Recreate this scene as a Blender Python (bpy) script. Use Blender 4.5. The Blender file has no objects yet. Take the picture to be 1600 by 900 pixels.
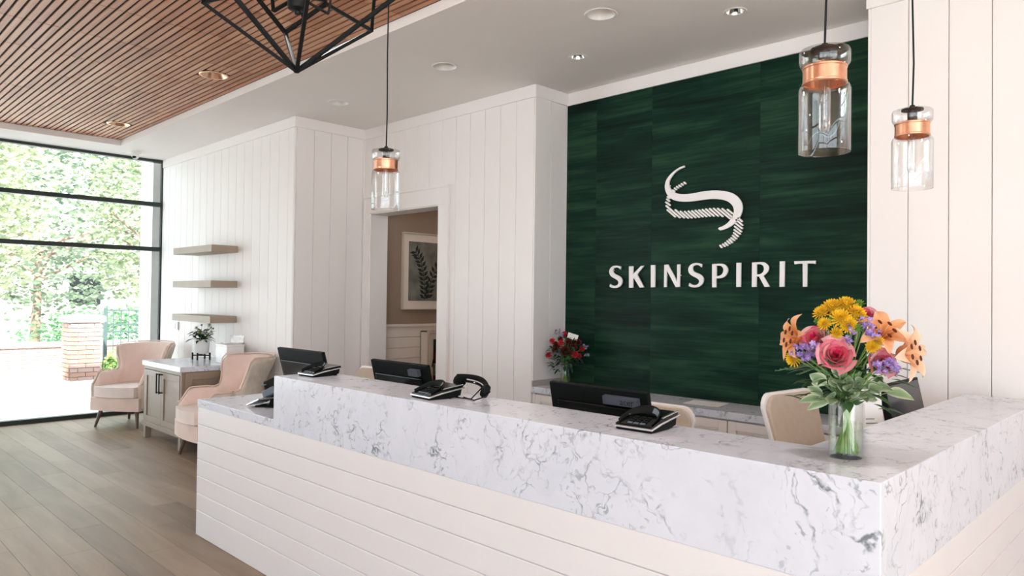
import bpy, bmesh, math, random
from mathutils import Vector, Matrix, Euler
from mathutils.geometry import tessellate_polygon
random.seed(7)
PI = math.pi
scene = bpy.context.scene
COL = scene.collection

# ------------------------------------------------------------------ camera
FPX, YAW, PITCH, ROLL, CAMH = 1127.535, 0.77882, 0.0155691, 0.0124664, 1.5
CF = Vector((-math.sin(YAW)*math.cos(PITCH), math.cos(YAW)*math.cos(PITCH), math.sin(PITCH)))
_r = Vector((math.cos(YAW), math.sin(YAW), 0)); _u = _r.cross(CF)
CR = _r*math.cos(ROLL) + _u*math.sin(ROLL); CU = _u*math.cos(ROLL) - _r*math.sin(ROLL)
CC = Vector((0, 0, CAMH))
cd = bpy.data.cameras.new('camera'); cam = bpy.data.objects.new('camera', cd); COL.objects.link(cam)
cd.sensor_width = 36; cd.lens = 36*FPX/1600; cd.shift_y = -2.5/1600; cd.clip_start = 0.02; cd.clip_end = 300
M = Matrix((CR, CU, -CF)).transposed().to_4x4(); M.translation = CC
cam.matrix_world = M
scene.camera = cam

def in_view(p, m=60):
    v = Vector(p)-CC; d = v.dot(CF)
    if d < 0.2: return False
    x = 800+FPX*v.dot(CR)/d; y = 447.5-FPX*v.dot(CU)/d
    return -m < x < 1600+m and -m < y < 900+m

# ------------------------------------------------------------------ world, light, exposure
scene.view_settings.view_transform = 'Standard'; scene.view_settings.look = 'None'
scene.view_settings.gamma = 1; scene.view_settings.use_curve_mapping = False
scene.view_settings.exposure = 1.0
W = bpy.data.worlds.new('sky'); scene.world = W; W.use_nodes = True
bg = W.node_tree.nodes['Background']; bg.inputs[0].default_value = (0.80, 0.92, 1.0, 1); bg.inputs[1].default_value = 3.0
scene.cycles.max_bounces = 10; scene.cycles.diffuse_bounces = 6; scene.cycles.glossy_bounces = 5
scene.cycles.transmission_bounces = 8; scene.cycles.transparent_max_bounces = 16
scene.cycles.sample_clamp_indirect = 6; scene.cycles.caustics_reflective = False; scene.cycles.caustics_refractive = False
scene.cycles.use_denoising = True

def sun_lamp(energy, direction):
    l = bpy.data.lights.new('sun', 'SUN'); l.energy = energy; l.angle = math.radians(1.2); l.color = (1.0, .97, .93)
    o = bpy.data.objects.new('sun', l); COL.objects.link(o)
    o.rotation_euler = Vector(direction).to_track_quat('-Z', 'Y').to_euler(); o.location = (18, -18, 22)
sun_lamp(15.0, (-0.70, 0.25, -0.60))

def portal(name, loc, rot, sx, sy):
    l = bpy.data.lights.new(name, 'AREA'); l.shape = 'RECTANGLE'; l.size = sx; l.size_y = sy; l.cycles.is_portal = True
    o = bpy.data.objects.new(name, l); COL.objects.link(o); o.location = loc; o.rotation_euler = rot
portal('daylight_portal', (-9.72, -0.5, 1.6), (0, -PI/2, 0), 3.2, 7.8)
portal('daylight_portal', (3.56, -1.75, 1.6), (0, PI/2, 0), 3.2, 5.5)
portal('daylight_portal', (1.3, -4.56, 1.6), (PI/2, 0, 0), 4.4, 3.2)

# ------------------------------------------------------------------ materials
def new_mat(name):
    m = bpy.data.materials.new(name); m.use_nodes = True
    nt = m.node_tree; b = nt.nodes['Principled BSDF']
    return m, nt, b
def N(nt, t, **kw):
    n = nt.nodes.new(t)
    for k, v in kw.items():
        if k.startswith('i_'): n.inputs[k[2:].replace('_', ' ')].default_value = v
        else: setattr(n, k, v)
    return n
def ramp(nt, fac, stops, interp='LINEAR'):
    r = nt.nodes.new('ShaderNodeValToRGB'); r.color_ramp.interpolation = interp
    e = r.color_ramp.elements
    while len(e) < len(stops): e.new(0.5)
    for i, (p, c) in enumerate(stops):
        e[i].position = p; e[i].color = (c, c, c, 1) if isinstance(c, (int, float)) else (*c, 1)
    nt.links.new(fac, r.inputs[0]); return r.outputs[0]
def mixc(nt, fac, a, b, mode='MIX'):
    m = nt.nodes.new('ShaderNodeMix'); m.data_type = 'RGBA'; m.blend_type = mode
    for s, v in ((0, fac), (6, a), (7, b)):
        if hasattr(v, 'is_linked') or hasattr(v, 'node'): nt.links.new(v, m.inputs[s])
        elif s == 0: m.inputs[0].default_value = v
        else: m.inputs[s].default_value = (*v, 1)
    return m.outputs[2]
def math_(nt, op, a, b=0.0):
    m = nt.nodes.new('ShaderNodeMath'); m.operation = op
    for i, v in enumerate((a, b)):
        if hasattr(v, 'node'): nt.links.new(v, m.inputs[i])
        else: m.inputs[i].default_value = v
    return m.outputs[0]
def coords(nt, scale=(1, 1, 1), kind='Object', rot=(0, 0, 0), loc=None):
    tc = nt.nodes.new('ShaderNodeTexCoord'); mp = nt.nodes.new('ShaderNodeMapping')
    mp.inputs['Scale'].default_value = scale; mp.inputs['Rotation'].default_value = rot
    src = tc.outputs[kind] if kind != 'World' else nt.nodes.new('ShaderNodeNewGeometry').outputs['Position']
    nt.links.new(src, mp.inputs[0]); return mp.outputs[0]
def noise(nt, vec, scale, detail=3, rough=.5, dist=0):
    n = nt.nodes.new('ShaderNodeTexNoise'); n.inputs['Scale'].default_value = scale; n.inputs['Detail'].default_value = detail
    n.inputs['Roughness'].default_value = rough; n.inputs['Distortion'].default_value = dist
    nt.links.new(vec, n.inputs['Vector']); return n
def bump(nt, b, h, strength=.2, dist=.01):
    n = nt.nodes.new('ShaderNodeBump'); n.inputs['Strength'].default_value = strength; n.inputs['Distance'].default_value = dist
    nt.links.new(h, n.inputs['Height']); nt.links.new(n.outputs[0], b.inputs['Normal'])

def plain(name, col, rough=.5, metal=0, spec=.5, var=.04, nscale=12, bmp=0, coat=0):
    """a paint, plastic, metal or cloth with a little procedural variation"""
    m, nt, b = new_mat(name)
    v = noise(nt, coords(nt), nscale, 3).outputs['Fac']
    c = mixc(nt, ramp(nt, v, [(.3, 0), (.7, 1)]), tuple(max(0, x*(1-var)) for x in col), tuple(min(1, x*(1+var)) for x in col))
    nt.links.new(c, b.inputs['Base Color'])
    b.inputs['Roughness'].default_value = rough; b.inputs['Metallic'].default_value = metal
    b.inputs['Specular IOR Level'].default_value = spec; b.inputs['Coat Weight'].default_value = coat
    if bmp: bump(nt, b, noise(nt, coords(nt), nscale*12, 2).outputs['Fac'], bmp, .002)
    return m
def vcol(name, rough=.55, sss=0, spec=.3, trans=0):
    """colour carried by the petals and leaves themselves (vertex colour), with fine mottling"""
    m, nt, b = new_mat(name)
    a = nt.nodes.new('ShaderNodeVertexColor'); a.layer_name = 'Col'
    v = noise(nt, coords(nt), 90, 2).outputs['Fac']
    c = mixc(nt, 1.0, a.outputs[0], ramp(nt, v, [(.2, .86), (.8, 1.0)]), 'MULTIPLY')
    nt.links.new(c, b.inputs['Base Color']); b.inputs['Roughness'].default_value = rough
    b.inputs['Specular IOR Level'].default_value = spec
    if trans:
        t = nt.nodes.new('ShaderNodeBsdfTranslucent'); nt.links.new(c, t.inputs[0])
        mx = nt.nodes.new('ShaderNodeMixShader'); mx.inputs[0].default_value = trans
        nt.links.new(b.outputs[0], mx.inputs[1]); nt.links.new(t.outputs[0], mx.inputs[2])
        nt.links.new(mx.outputs[0], nt.nodes['Material Output'].inputs[0])
    return m
def thin_glass(name, tint=(1, 1, 1), refl=1.0, rough=0.0, edge=0.0, cap=.38):
    m, nt, b = new_mat(name); nt.nodes.remove(b)
    t = nt.nodes.new('ShaderNodeBsdfTransparent'); t.inputs[0].default_value = (*tint, 1)
    g = nt.nodes.new('ShaderNodeBsdfGlossy'); g.inputs['Roughness'].default_value = rough
    fr = nt.nodes.new('ShaderNodeFresnel'); fr.inputs[0].default_value = 1.5
    f = math_(nt, 'MINIMUM', math_(nt, 'MULTIPLY', fr.outputs[0], refl), cap)
    mx = nt.nodes.new('ShaderNodeMixShader'); nt.links.new(f, mx.inputs[0])
    src = t
    if edge:
        lw = nt.nodes.new('ShaderNodeLayerWeight'); lw.inputs[0].default_value = .25
        c = mixc(nt, math_(nt, 'MULTIPLY', lw.outputs['Facing'], edge), tint, (.45, .5, .52))
        nt.links.new(c, t.inputs[0])
    nt.links.new(t.outputs[0], mx.inputs[1]); nt.links.new(g.outputs[0], mx.inputs[2])
    nt.links.new(mx.outputs[0], nt.nodes['Material Output'].inputs[0]); return m

def marble_mat():
    m, nt, b = new_mat('white marble with grey veins')
    p = coords(nt, kind='World')
    wob = noise(nt, p, 2.6, 4, .6); sub = nt.nodes.new('ShaderNodeVectorMath'); sub.operation = 'SUBTRACT'
    nt.links.new(wob.outputs['Color'], sub.inputs[0]); sub.inputs[1].default_value = (.5, .5, .5)
    sc = nt.nodes.new('ShaderNodeVectorMath'); sc.operation = 'SCALE'; sc.inputs['Scale'].default_value = .55
    nt.links.new(sub.outputs[0], sc.inputs[0])
    wob2 = noise(nt, p, 17, 3, .6); sub2 = nt.nodes.new('ShaderNodeVectorMath'); sub2.operation = 'SUBTRACT'
    nt.links.new(wob2.outputs['Color'], sub2.inputs[0]); sub2.inputs[1].default_value = (.5, .5, .5)
    sc2 = nt.nodes.new('ShaderNodeVectorMath'); sc2.operation = 'SCALE'; sc2.inputs['Scale'].default_value = .075
    nt.links.new(sub2.outputs[0], sc2.inputs[0])
    a1 = nt.nodes.new('ShaderNodeVectorMath'); nt.links.new(p, a1.inputs[0]); nt.links.new(sc.outputs[0], a1.inputs[1])
    a2 = nt.nodes.new('ShaderNodeVectorMath'); nt.links.new(a1.outputs[0], a2.inputs[0]); nt.links.new(sc2.outputs[0], a2.inputs[1])
    def veins(scale, w, vec=a2.outputs[0]):
        v = nt.nodes.new('ShaderNodeTexVoronoi'); v.feature = 'DISTANCE_TO_EDGE'; v.inputs['Scale'].default_value = scale
        nt.links.new(vec, v.inputs['Vector']); return ramp(nt, v.outputs['Distance'], [(0, 1), (w*.35, .75), (w, 0)])
    big = veins(3.4, .027); fine = veins(9.5, .05)
    mask = ramp(nt, noise(nt, p, 3.4, 3, .55).outputs['Fac'], [(.46, 0), (.60, 1)])
    mask2 = ramp(nt, noise(nt, p, 20, 3, .6).outputs['Fac'], [(.44, .12), (.60, 1)])
    mask3 = ramp(nt, noise(nt, p, 5.2, 3, .55).outputs['Fac'], [(.43, 0), (.58, 1)])
    fleck = ramp(nt, noise(nt, a2.outputs[0], 26, 2, .5).outputs['Fac'], [(.61, 0), (.70, 1)])
    v1 = math_(nt, 'MULTIPLY', big, math_(nt, 'MULTIPLY', math_(nt, 'ADD', mask, .22), mask2))
    v2 = math_(nt, 'MULTIPLY', fine, math_(nt, 'MULTIPLY', mask3, mask2))
    v3 = math_(nt, 'MULTIPLY', fleck, math_(nt, 'MULTIPLY', mask, .65))
    t = math_(nt, 'MAXIMUM', math_(nt, 'MAXIMUM', v1, v3), math_(nt, 'MULTIPLY', v2, .8))
    cloud = ramp(nt, noise(nt, a1.outputs[0], 4.5, 4, .6).outputs['Fac'], [(.3, 0), (.75, 1)])
    base = mixc(nt, cloud, (.68, .705, .775), (.60, .63, .705))
    c = mixc(nt, t, base, (.19, .22, .25))
    nt.links.new(c, b.inputs['Base Color']); b.inputs['Roughness'].default_value = .18; b.inputs['Specular IOR Level'].default_value = .3
    return m
def veneer_mat():
    m, nt, b = new_mat('dark green stained wood veneer')
    oi = nt.nodes.new('ShaderNodeObjectInfo')
    p = coords(nt, (1, 1, 1), kind='World')
    off = nt.nodes.new('ShaderNodeVectorMath'); nt.links.new(p, off.inputs[0])
    cmb = nt.nodes.new('ShaderNodeCombineXYZ'); nt.links.new(math_(nt, 'MULTIPLY', oi.outputs['Random'], 7.0), cmb.inputs[0])
    nt.links.new(math_(nt, 'MULTIPLY', oi.outputs['Random'], 3.0), cmb.inputs[2]); nt.links.new(cmb.outputs[0], off.inputs[1])
    def st(sx, sz, d=4):
        mp = nt.nodes.new('ShaderNodeMapping'); mp.inputs['Scale'].default_value = (sx, 1, sz); nt.links.new(off.outputs[0], mp.inputs[0])
        return noise(nt, mp.outputs[0], 1.0, d, .6, .5).outputs['Fac']
    f = math_(nt, 'ADD', math_(nt, 'MULTIPLY', st(1.1, 11), .55), math_(nt, 'ADD', math_(nt, 'MULTIPLY', st(2.2, 55), .3), math_(nt, 'MULTIPLY', st(.9, 3), .3)))
    c = ramp(nt, f, [(.42, (.0010, .0075, .0048)), (.56, (.0040, .0245, .0145)), (.72, (.019, .058, .030))])
    nt.links.new(c, b.inputs['Base Color']); b.inputs['Roughness'].default_value = .42; b.inputs['Specular IOR Level'].default_value = .13
    bump(nt, b, st(2.2, 60), .08, .003); return m
def wood_mat(name, cols, along=(1.2, 22, 22), rough=.4, rnd=.25, spec=.5):
    """long grained wood, each piece a slightly different tone"""
    m, nt, b = new_mat(name)
    oi = nt.nodes.new('ShaderNodeObjectInfo')
    p = coords(nt, along, kind='World')
    f = noise(nt, p, 1.0, 4, .6, .6).outputs['Fac']
    big = noise(nt, coords(nt, (.5, 1.5, 1.5), kind='World'), 1.6, 2).outputs['Fac']
    k = math_(nt, 'ADD', math_(nt, 'MULTIPLY', f, .7), math_(nt, 'ADD', math_(nt, 'MULTIPLY', oi.outputs['Random'], rnd), math_(nt, 'MULTIPLY', big, .3)))
    c = ramp(nt, k, [(.3, cols[0]), (.6, cols[1]), (.9, cols[2])])
    nt.links.new(c, b.inputs['Base Color']); b.inputs['Roughness'].default_value = rough; b.inputs['Specular IOR Level'].default_value = spec
    bump(nt, b, f, .06, .003); return m

MT = {}
MT['wall'] = plain('warm white wall paint', (.82, .785, .765), .5, var=.012, nscale=2)
MT['ceil'] = plain('warm white ceiling paint', (.83, .80, .775), .75, var=.012, nscale=2)
MT['desk'] = plain('white satin desk boards', (.745, .722, .725), .4, var=.012, nscale=3)
MT['cab_white'] = plain('white satin cabinet paint', (.80, .76, .73), .4, var=.015)
MT['joint'] = plain('shadow gap backing', (.46, .42, .39), .9, var=.05)
MT['hall_tan'] = plain('tan wall paint', (.30, .212, .155), .7, var=.03, nscale=3)
MT['marble'] = marble_mat()
MT['veneer'] = veneer_mat()
MT['slat'] = wood_mat('warm cedar slat', [(.27, .098, .045), (.47, .205, .105), (.60, .315, .18)], (1.0, 30, 30), .4, .4, .28)
MT['plenum'] = plain('dark plenum paint', (.006, .004, .003), .9)
MT['plank'] = wood_mat('brown vinyl plank', [(.14, .096, .064), (.235, .168, .114), (.325, .24, .17)], (.9, 7, 7), .45, .32, .3)
MT['plank_gap'] = plain('plank joint', (.05, .036, .026), .9)
MT['black_frame'] = plain('dark bronze window frame', (.012, .022, .018), .4)
MT['black_metal'] = plain('black powder coated steel', (.006, .008, .008), .5, 0, .2)
MT['black_gloss'] = plain('gloss black plastic', (.004, .005, .005), .14, 0, .3)
MT['black_plastic'] = plain('matte black plastic', (.005, .006, .006), .55, 0, .12)
MT['grey_plastic'] = plain('grey plastic', (.10, .13, .16), .45)
MT['silver'] = plain('silver plastic trim', (.72, .73, .74), .25, .8)
MT['chrome'] = plain('chrome', (.8, .8, .8), .08, 1)
MT['copper'] = plain('brushed copper band', (.78, .40, .25), .28, .9, var=.12, nscale=30)
MT['copper_can'] = plain('copper reflector', (.80, .50, .34), .25, .9)
MT['white_plastic'] = plain('white plastic', (.80, .79, .77), .35)
MT['pink'] = plain('blush velvet', (.78, .615, .545), .85, 0, .2, var=.07, nscale=5, bmp=.15)
MT['pink_pipe'] = plain('pale blush piping', (.80, .62, .53), .8, 0, .2)
MT['seat_pink'] = plain('pale blush velvet seat', (.83, .725, .675), .85, 0, .2, var=.05, nscale=5, bmp=.15)
MT['linen'] = plain('oatmeal woven linen', (.64, .58, .505), .9, 0, .2, var=.10, nscale=18, bmp=.3)
MT['leg'] = wood_mat('walnut leg', [(.06, .032, .018), (.12, .07, .042), (.19, .12, .08)], (9, 9, 1.5), .4, .1)
MT['taupe'] = plain('taupe cabinet paint', (.275, .208, .152), .45, var=.04, nscale=4)
MT['taupe_shelf'] = plain('taupe shelf laminate', (.345, .272, .205), .5, var=.05, nscale=6)
MT['chair_tan'] = plain('tan woven upholstery', (.545, .455, .365), .75, 0, .25, var=.04, nscale=30, bmp=.2)
MT['paper'] = plain('white paper', (.85, .84, .82), .7, var=.01)
MT['ink'] = plain('grey printing ink', (.16, .16, .17), .7)
MT['glass'] = thin_glass('clear pendant glass', (.985, .99, .99), 1.8, 0, .12)
MT['vase'] = thin_glass('clear vase glass', (.975, .985, .98), .9, 0, .15, .22)
MT['water'] = thin_glass('vase water', (.93, .965, .90), .25)
MT['pane'] = thin_glass('window pane', (.97, .985, .98), .6)
MT['bulb'] = thin_glass('clear tube bulb', (.985, .985, .985), 2, .02, .1)
MT['stem'] = plain('green flower stem', (.16, .30, .07), .5, var=.25, nscale=25)
MT['petal'] = vcol('petal', .6, trans=.25)
MT['leafcol'] = vcol('leaf', .5, trans=.2)
MT['treeleaf'] = vcol('tree leaf', .6, trans=.45)
MT['bark'] = plain('tree bark', (.16, .11, .08), .9, var=.3, nscale=8)
MT['brick'] = plain('pale red brick', (.27, .16, .135), .85, var=.2, nscale=4)
MT['brick_dark'] = plain('orange brown brick', (.24, .125, .085), .85, var=.2, nscale=4)
MT['mortar'] = plain('mortar', (.34, .30, .275), .95)
MT['stone'] = plain('pale cast stone', (.62, .60, .57), .8, var=.04)
MT['paving'] = plain('pale concrete paving', (.62, .61, .60), .85, var=.06, nscale=3)
MT['iron'] = plain('dark green painted iron', (.03, .055, .05), .5)
MT['mum'] = vcol('chrysanthemum petal', .6, trans=.2)
MT['art_bg'] = plain('mottled grey green painted ground', (.17, .165, .14), .8, var=.35, nscale=7)
MT['art_leaf'] = plain('dark painted leaf', (.010, .016, .013), .7, var=.3)
MT['red'] = plain('red cylinder enamel', (.30, .022, .01), .25)
MT['dark_in'] = plain('dark cabinet lining', (.012, .008, .006), .8)
MT['cream'] = plain('cream painted frame', (.66, .555, .46), .5, var=.02)
MT['hall_white'] = plain('white wainscot paint', (.76, .665, .58), .5, var=.015)
MT['sign_white'] = plain('white acrylic lettering', (.86, .83, .81), .35, var=.01)
MT['sticker'] = plain('dark label', (.075, .085, .11), .4)
MT['sticker_text'] = plain('label print', (.006, .016, .006), .5)
MT['house'] = plain('pale stucco', (.62, .55, .50), .85)
MT['roof'] = plain('grey roof', (.30, .26, .25), .85)
MT['soil'] = plain('planting bed mulch', (.16, .12, .085), .95, var=.3, nscale=20)

# ------------------------------------------------------------------ mesh builder
def _frame(d):
    d = d.normalized(); a = Vector((0, 0, 1)) if abs(d.z) < .9 else Vector((1, 0, 0))
    u = d.cross(a).normalized(); return u, d.cross(u)
class MB:
    def __init__(s): s.v = []; s.f = []; s.c = []; s.mi = []; s.cur = (1, 1, 1); s.m = 0
    def add(s, vs, fs, cols=None):
        o = len(s.v); s.v += [Vector(p) for p in vs]; s.f += [tuple(i+o for i in f) for f in fs]
        s.c += list(cols) if cols else [s.cur]*len(vs); s.mi += [s.m]*len(fs); return s
    def box(s, x0, x1, y0, y1, z0, z1):
        return s.add([(x0,y0,z0),(x1,y0,z0),(x1,y1,z0),(x0,y1,z0),(x0,y0,z1),(x1,y0,z1),(x1,y1,z1),(x0,y1,z1)],
                     [(0,3,2,1),(4,5,6,7),(0,1,5,4),(1,2,6,5),(2,3,7,6),(3,0,4,7)])
    def obox(s, c, ax, ay, az):
        c = Vector(c); ax, ay, az = Vector(ax), Vector(ay), Vector(az)
        vs = [c+i*ax+j*ay+k*az for k in (-1, 1) for i, j in ((-1,-1),(1,-1),(1,1),(-1,1))]
        return s.add(vs, [(0,3,2,1),(4,5,6,7),(0,1,5,4),(1,2,6,5),(2,3,7,6),(3,0,4,7)])
    def bar(s, a, b, w, h=None, up=None):
        a, b = Vector(a), Vector(b); d = (b-a); L = d.length; d.normalize()
        if up is None: u, v = _frame(d)
        else: u = d.cross(Vector(up)).normalized(); v = u.cross(d)
        return s.obox((a+b)/2, u*w/2, v*(h or w)/2, d*L/2)
    def tube(s, pts, r, n=8, cap=True):
        pts = [Vector(p) for p in pts]; k = len(pts); rs = r if isinstance(r, (list, tuple)) else [r]*k
        d0 = (pts[1]-pts[0]).normalized(); u, w = _frame(d0); vs = []
        for i, p in enumerate(pts):
            d = (pts[min(i+1, k-1)]-pts[max(i-1, 0)]).normalized()
            u = (u - d*u.dot(d)).normalized(); w = d.cross(u)
            vs += [p + (u*math.cos(2*PI*j/n) + w*math.sin(2*PI*j/n))*rs[i] for j in range(n)]
        fs = [(i*n+j, i*n+(j+1) % n, (i+1)*n+(j+1) % n, (i+1)*n+j) for i in range(k-1) for j in range(n)]
        if cap: fs += [tuple(range(n-1, -1, -1)), tuple((k-1)*n+j for j in range(n))]
        return s.add(vs, fs)
    def lathe(s, prof, c=(0, 0, 0), n=24, axis='Z', close=False, caps=False):
        """profile of (radius, height) turned about an axis"""
        c = Vector(c); vs = []
        for r, z in prof:
            for j in range(n):
                a = 2*PI*j/n; x, y = r*math.cos(a), r*math.sin(a)
                vs.append(c + (Vector((x, y, z)) if axis == 'Z' else Vector((z, x, y)) if axis == 'X' else Vector((x, z, y))))
        k = len(prof); rng = k if close else k-1
        fs = [(i*n+j, i*n+(j+1) % n, ((i+1) % k)*n+(j+1) % n, ((i+1) % k)*n+j) for i in range(rng) for j in range(n)]
        if caps: fs += [tuple(range(n-1, -1, -1)), tuple((k-1)*n+j for j in range(n))]
        return s.add(vs, fs)
    def grid(s, fn, nu, nv, wrap=False, colfn=None):
        vs = []; cs = [] if colfn else None
        for i in range(nu):
            for j in range(nv):
                a, b = i/(nu-1) if not wrap else i/nu, j/(nv-1)
                vs.append(fn(a, b))
                if colfn: cs.append(colfn(a, b))
        fs = [(i*nv+j, ((i+1) % nu)*nv+j, ((i+1) % nu)*nv+j+1, i*nv+j+1) for i in range(nu if wrap else nu-1) for j in range(nv-1)]
        return s.add(vs, fs, cs)
    def ball(s, c, r, n=8, m=6, sq=(1, 1, 1)):
        c = Vector(c); vs = [c+Vector((0, 0, r*sq[2]))]
        for i in range(1, m):
            t = PI*i/m
            vs += [c+Vector((r*sq[0]*math.sin(t)*math.cos(2*PI*j/n), r*sq[1]*math.sin(t)*math.sin(2*PI*j/n), r*sq[2]*math.cos(t))) for j in range(n)]
        vs.append(c-Vector((0, 0, r*sq[2]))); e = len(vs)-1
        fs = [(0, 1+j, 1+(j+1) % n) for j in range(n)]
        fs += [(1+i*n+j, 1+(i+1)*n+j, 1+(i+1)*n+(j+1) % n, 1+i*n+(j+1) % n) for i in range(m-2) for j in range(n)]
        fs += [(e, 1+(m-2)*n+(j+1) % n, 1+(m-2)*n+j) for j in range(n)]
        return s.add(vs, fs)
    def prism(s, loops, to3, depth):
        """outline (and holes) in 2D, extruded: to3(x, y, 0) is the front, to3(x, y, depth) the back"""
        flat = [p for l in loops for p in l]
        tri = tessellate_polygon([[Vector((x, y, 0)) for x, y in l] for l in loops])
        n = len(flat); vs = [to3(x, y, 0) for x, y in flat]+[to3(x, y, depth) for x, y in flat]
        fs = [tuple(t) for t in tri]+[tuple(i+n for i in reversed(t)) for t in tri]
        o = 0
        for l in loops:
            k = len(l); fs += [(o+i, o+(i+1) % k, n+o+(i+1) % k, n+o+i) for i in range(k)]; o += k
        return s.add(vs, fs)
    def build(s, name, mat, parent=None, smooth=False, bevel=0, seg=2, sub=0, col=False, world=False, angle=40, fixn=True):
        me = bpy.data.meshes.new(name)
        vs = s.v
        if world and parent is not None:
            o = parent.location + (parent.parent.location if parent.parent else Vector()); vs = [p-o for p in vs]
        me.from_pydata(vs, [], s.f)
        for mm in (mat if isinstance(mat, (list, tuple)) else [mat]): me.materials.append(mm)
        if any(s.mi): me.polygons.foreach_set('material_index', s.mi)
        if fixn:
            bm = bmesh.new(); bm.from_mesh(me); bmesh.ops.recalc_face_normals(bm, faces=bm.faces); bm.to_mesh(me); bm.free()
        if smooth:
            me.polygons.foreach_set('use_smooth', [True]*len(me.polygons))
            if angle and not sub: me.set_sharp_from_angle(angle=math.radians(angle))
        if col:
            a = me.color_attributes.new('Col', 'FLOAT_COLOR', 'POINT')
            a.data.foreach_set('color', [x for c in s.c for x in (*c, 1)])
        ob = bpy.data.objects.new(name, me); COL.objects.link(ob)
        if parent is not None: ob.parent = parent
        if bevel:
            b = ob.modifiers.new('bevel', 'BEVEL'); b.width = bevel; b.segments = seg; b.limit_method = 'ANGLE'; b.angle_limit = math.radians(35)
            b.harden_normals = False
        if sub:
            m = ob.modifiers.new('subdivision', 'SUBSURF'); m.levels = sub; m.render_levels = sub
        return ob
def BX(*a): return MB().box(*a)
def tag(o, label=None, cat=None, group=None, kind=None):
    if label: o['label'] = label
    if cat: o['category'] = cat
    if group: o['group'] = group
    if kind: o['kind'] = kind
    return o
def thing(name, label, cat, loc=(0, 0, 0), rz=0, group=None, kind=None):
    o = bpy.data.objects.new(name, None); COL.objects.link(o); o.empty_display_size = .1
    o.location = loc; o.rotation_euler = (0, 0, rz); return tag(o, label, cat, group, kind)
def struct(o): o['kind'] = 'structure'; return o
def dup_tree(o, parent=None, skip=()):
    c = o.copy(); COL.objects.link(c)
    if parent is not None: c.parent = parent
    for ch in list(o.children):
        if ch.name.split('.')[0] not in skip: dup_tree(ch, c, skip)
    return c
def dup_mesh(src, parent, loc=(0, 0, 0), rot=None, scale=None):
    c = src.copy(); COL.objects.link(c); c.parent = parent; c.location = loc
    if rot: c.rotation_euler = rot
    if scale: c.scale = scale
    return c

# ------------------------------------------------------------------ the setting
XW, YA, YB, YC, YP = -9.66, 3.42, 4.20, 4.58, 4.16      # window plane, wall planes
XJ, XC, XP, XE, YF = -6.29, -3.905, -1.368, 3.5, -4.5
ZC, ZT = 3.20, 3.10                                     # ceiling, underside of the flat crown board
SLX, SLY, ZS = -9.07, 2.726, 3.26                       # slat recess edges, underside of the slats

# floor: joint-coloured base with planks laid along X
floor = struct(BX(XW-.02, XE+.05, YF-.05, 8.2, -.12, -.006).build('floor', MT['plank_gap']))
PW, PL = .182, 1.22
rest = MB(); k = 0
row = 0; y = YF
plank_src = None
while y < 4.58:
    off = (row*0.47) % PL; x = XW-off
    while x < XE:
        x0, x1 = max(x, XW), min(x+PL, XE)
        ok = x1-x0 > .05
        if ok:
            vis = (any(in_view((a, b, 0), 10) for a in (x0, (x0+x1)/2, x1) for b in (y, y+PW)) and x0 < -3.6 and y < 3.45)
            full = abs((x1-x0)-PL) < 1e-4
            if vis:
                if plank_src is None or not full:
                    o = BX(0, x1-x0-.0016, 0, PW-.0016, -.008, 0).build('plank', MT['plank'], floor, bevel=.0008, seg=1)
                    o.location = (x0, y, 0)
                    if full: plank_src = o
                else: dup_mesh(plank_src, floor, (x0, y, 0))
            else: rest.box(x0, x1-.0016, y, y+PW-.0016, -.008, 0)
        x += PL
    y += PW; row += 1
# hall floor beyond the doorway
rest.box(-6.4, -4.6, YC, 8.0, -.008, 0)
tag(rest.build('plank_field', MT['plank'], floor), kind='stuff')

# recessed lights of the white ceiling: (x, y, radius, kind)
CANS = [(-2.647, 3.41, .088, 'white'), (-4.09, 3.41, .088, 'white'), (-5.55, 3.42, .088, 'white'),
        (-2.043, 3.91, .056, 'chrome'), (-3.232, 3.907, .056, 'chrome')]
def circ(cx, cy, r, n=24, rev=False):
    p = [(cx+r*math.cos(2*PI*i/n), cy+r*math.sin(2*PI*i/n)) for i in range(n)]
    return p[::-1] if rev else p
cb = MB()
def flat(x, y, z): return Vector((x, y, ZC+z))
cb.prism([[(XW, SLY), (XE, SLY), (XE, 4.62), (XW, 4.62)]]+[circ(a, b, r, rev=True) for a, b, r, _ in CANS], flat, .14)
cb.box(XW, SLX, YF, SLY, ZC, ZC+.14)
cb.box(XW, XE, YF, 4.62, ZC+.16, ZC+.30)
cb.box(-6.6, -4.6, 4.62, 8.0, 2.75, 2.9)
ceiling = struct(cb.build('ceiling', MT['ceil']))
SLIGHTS = [(-5.786, 2.415, .10), (-8.206, 2.44, .10)]
ADDED_LAMPS = [(-3.37, 1.75, .10), (-.95, 1.75, .10), (1.5, 2.0, .10), (-5.786, -.6, .10), (-3.37, -.6, .10)]      # unseen lit downlights, added to brighten the counter top and lobby from above
# dark felt behind the slats

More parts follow.
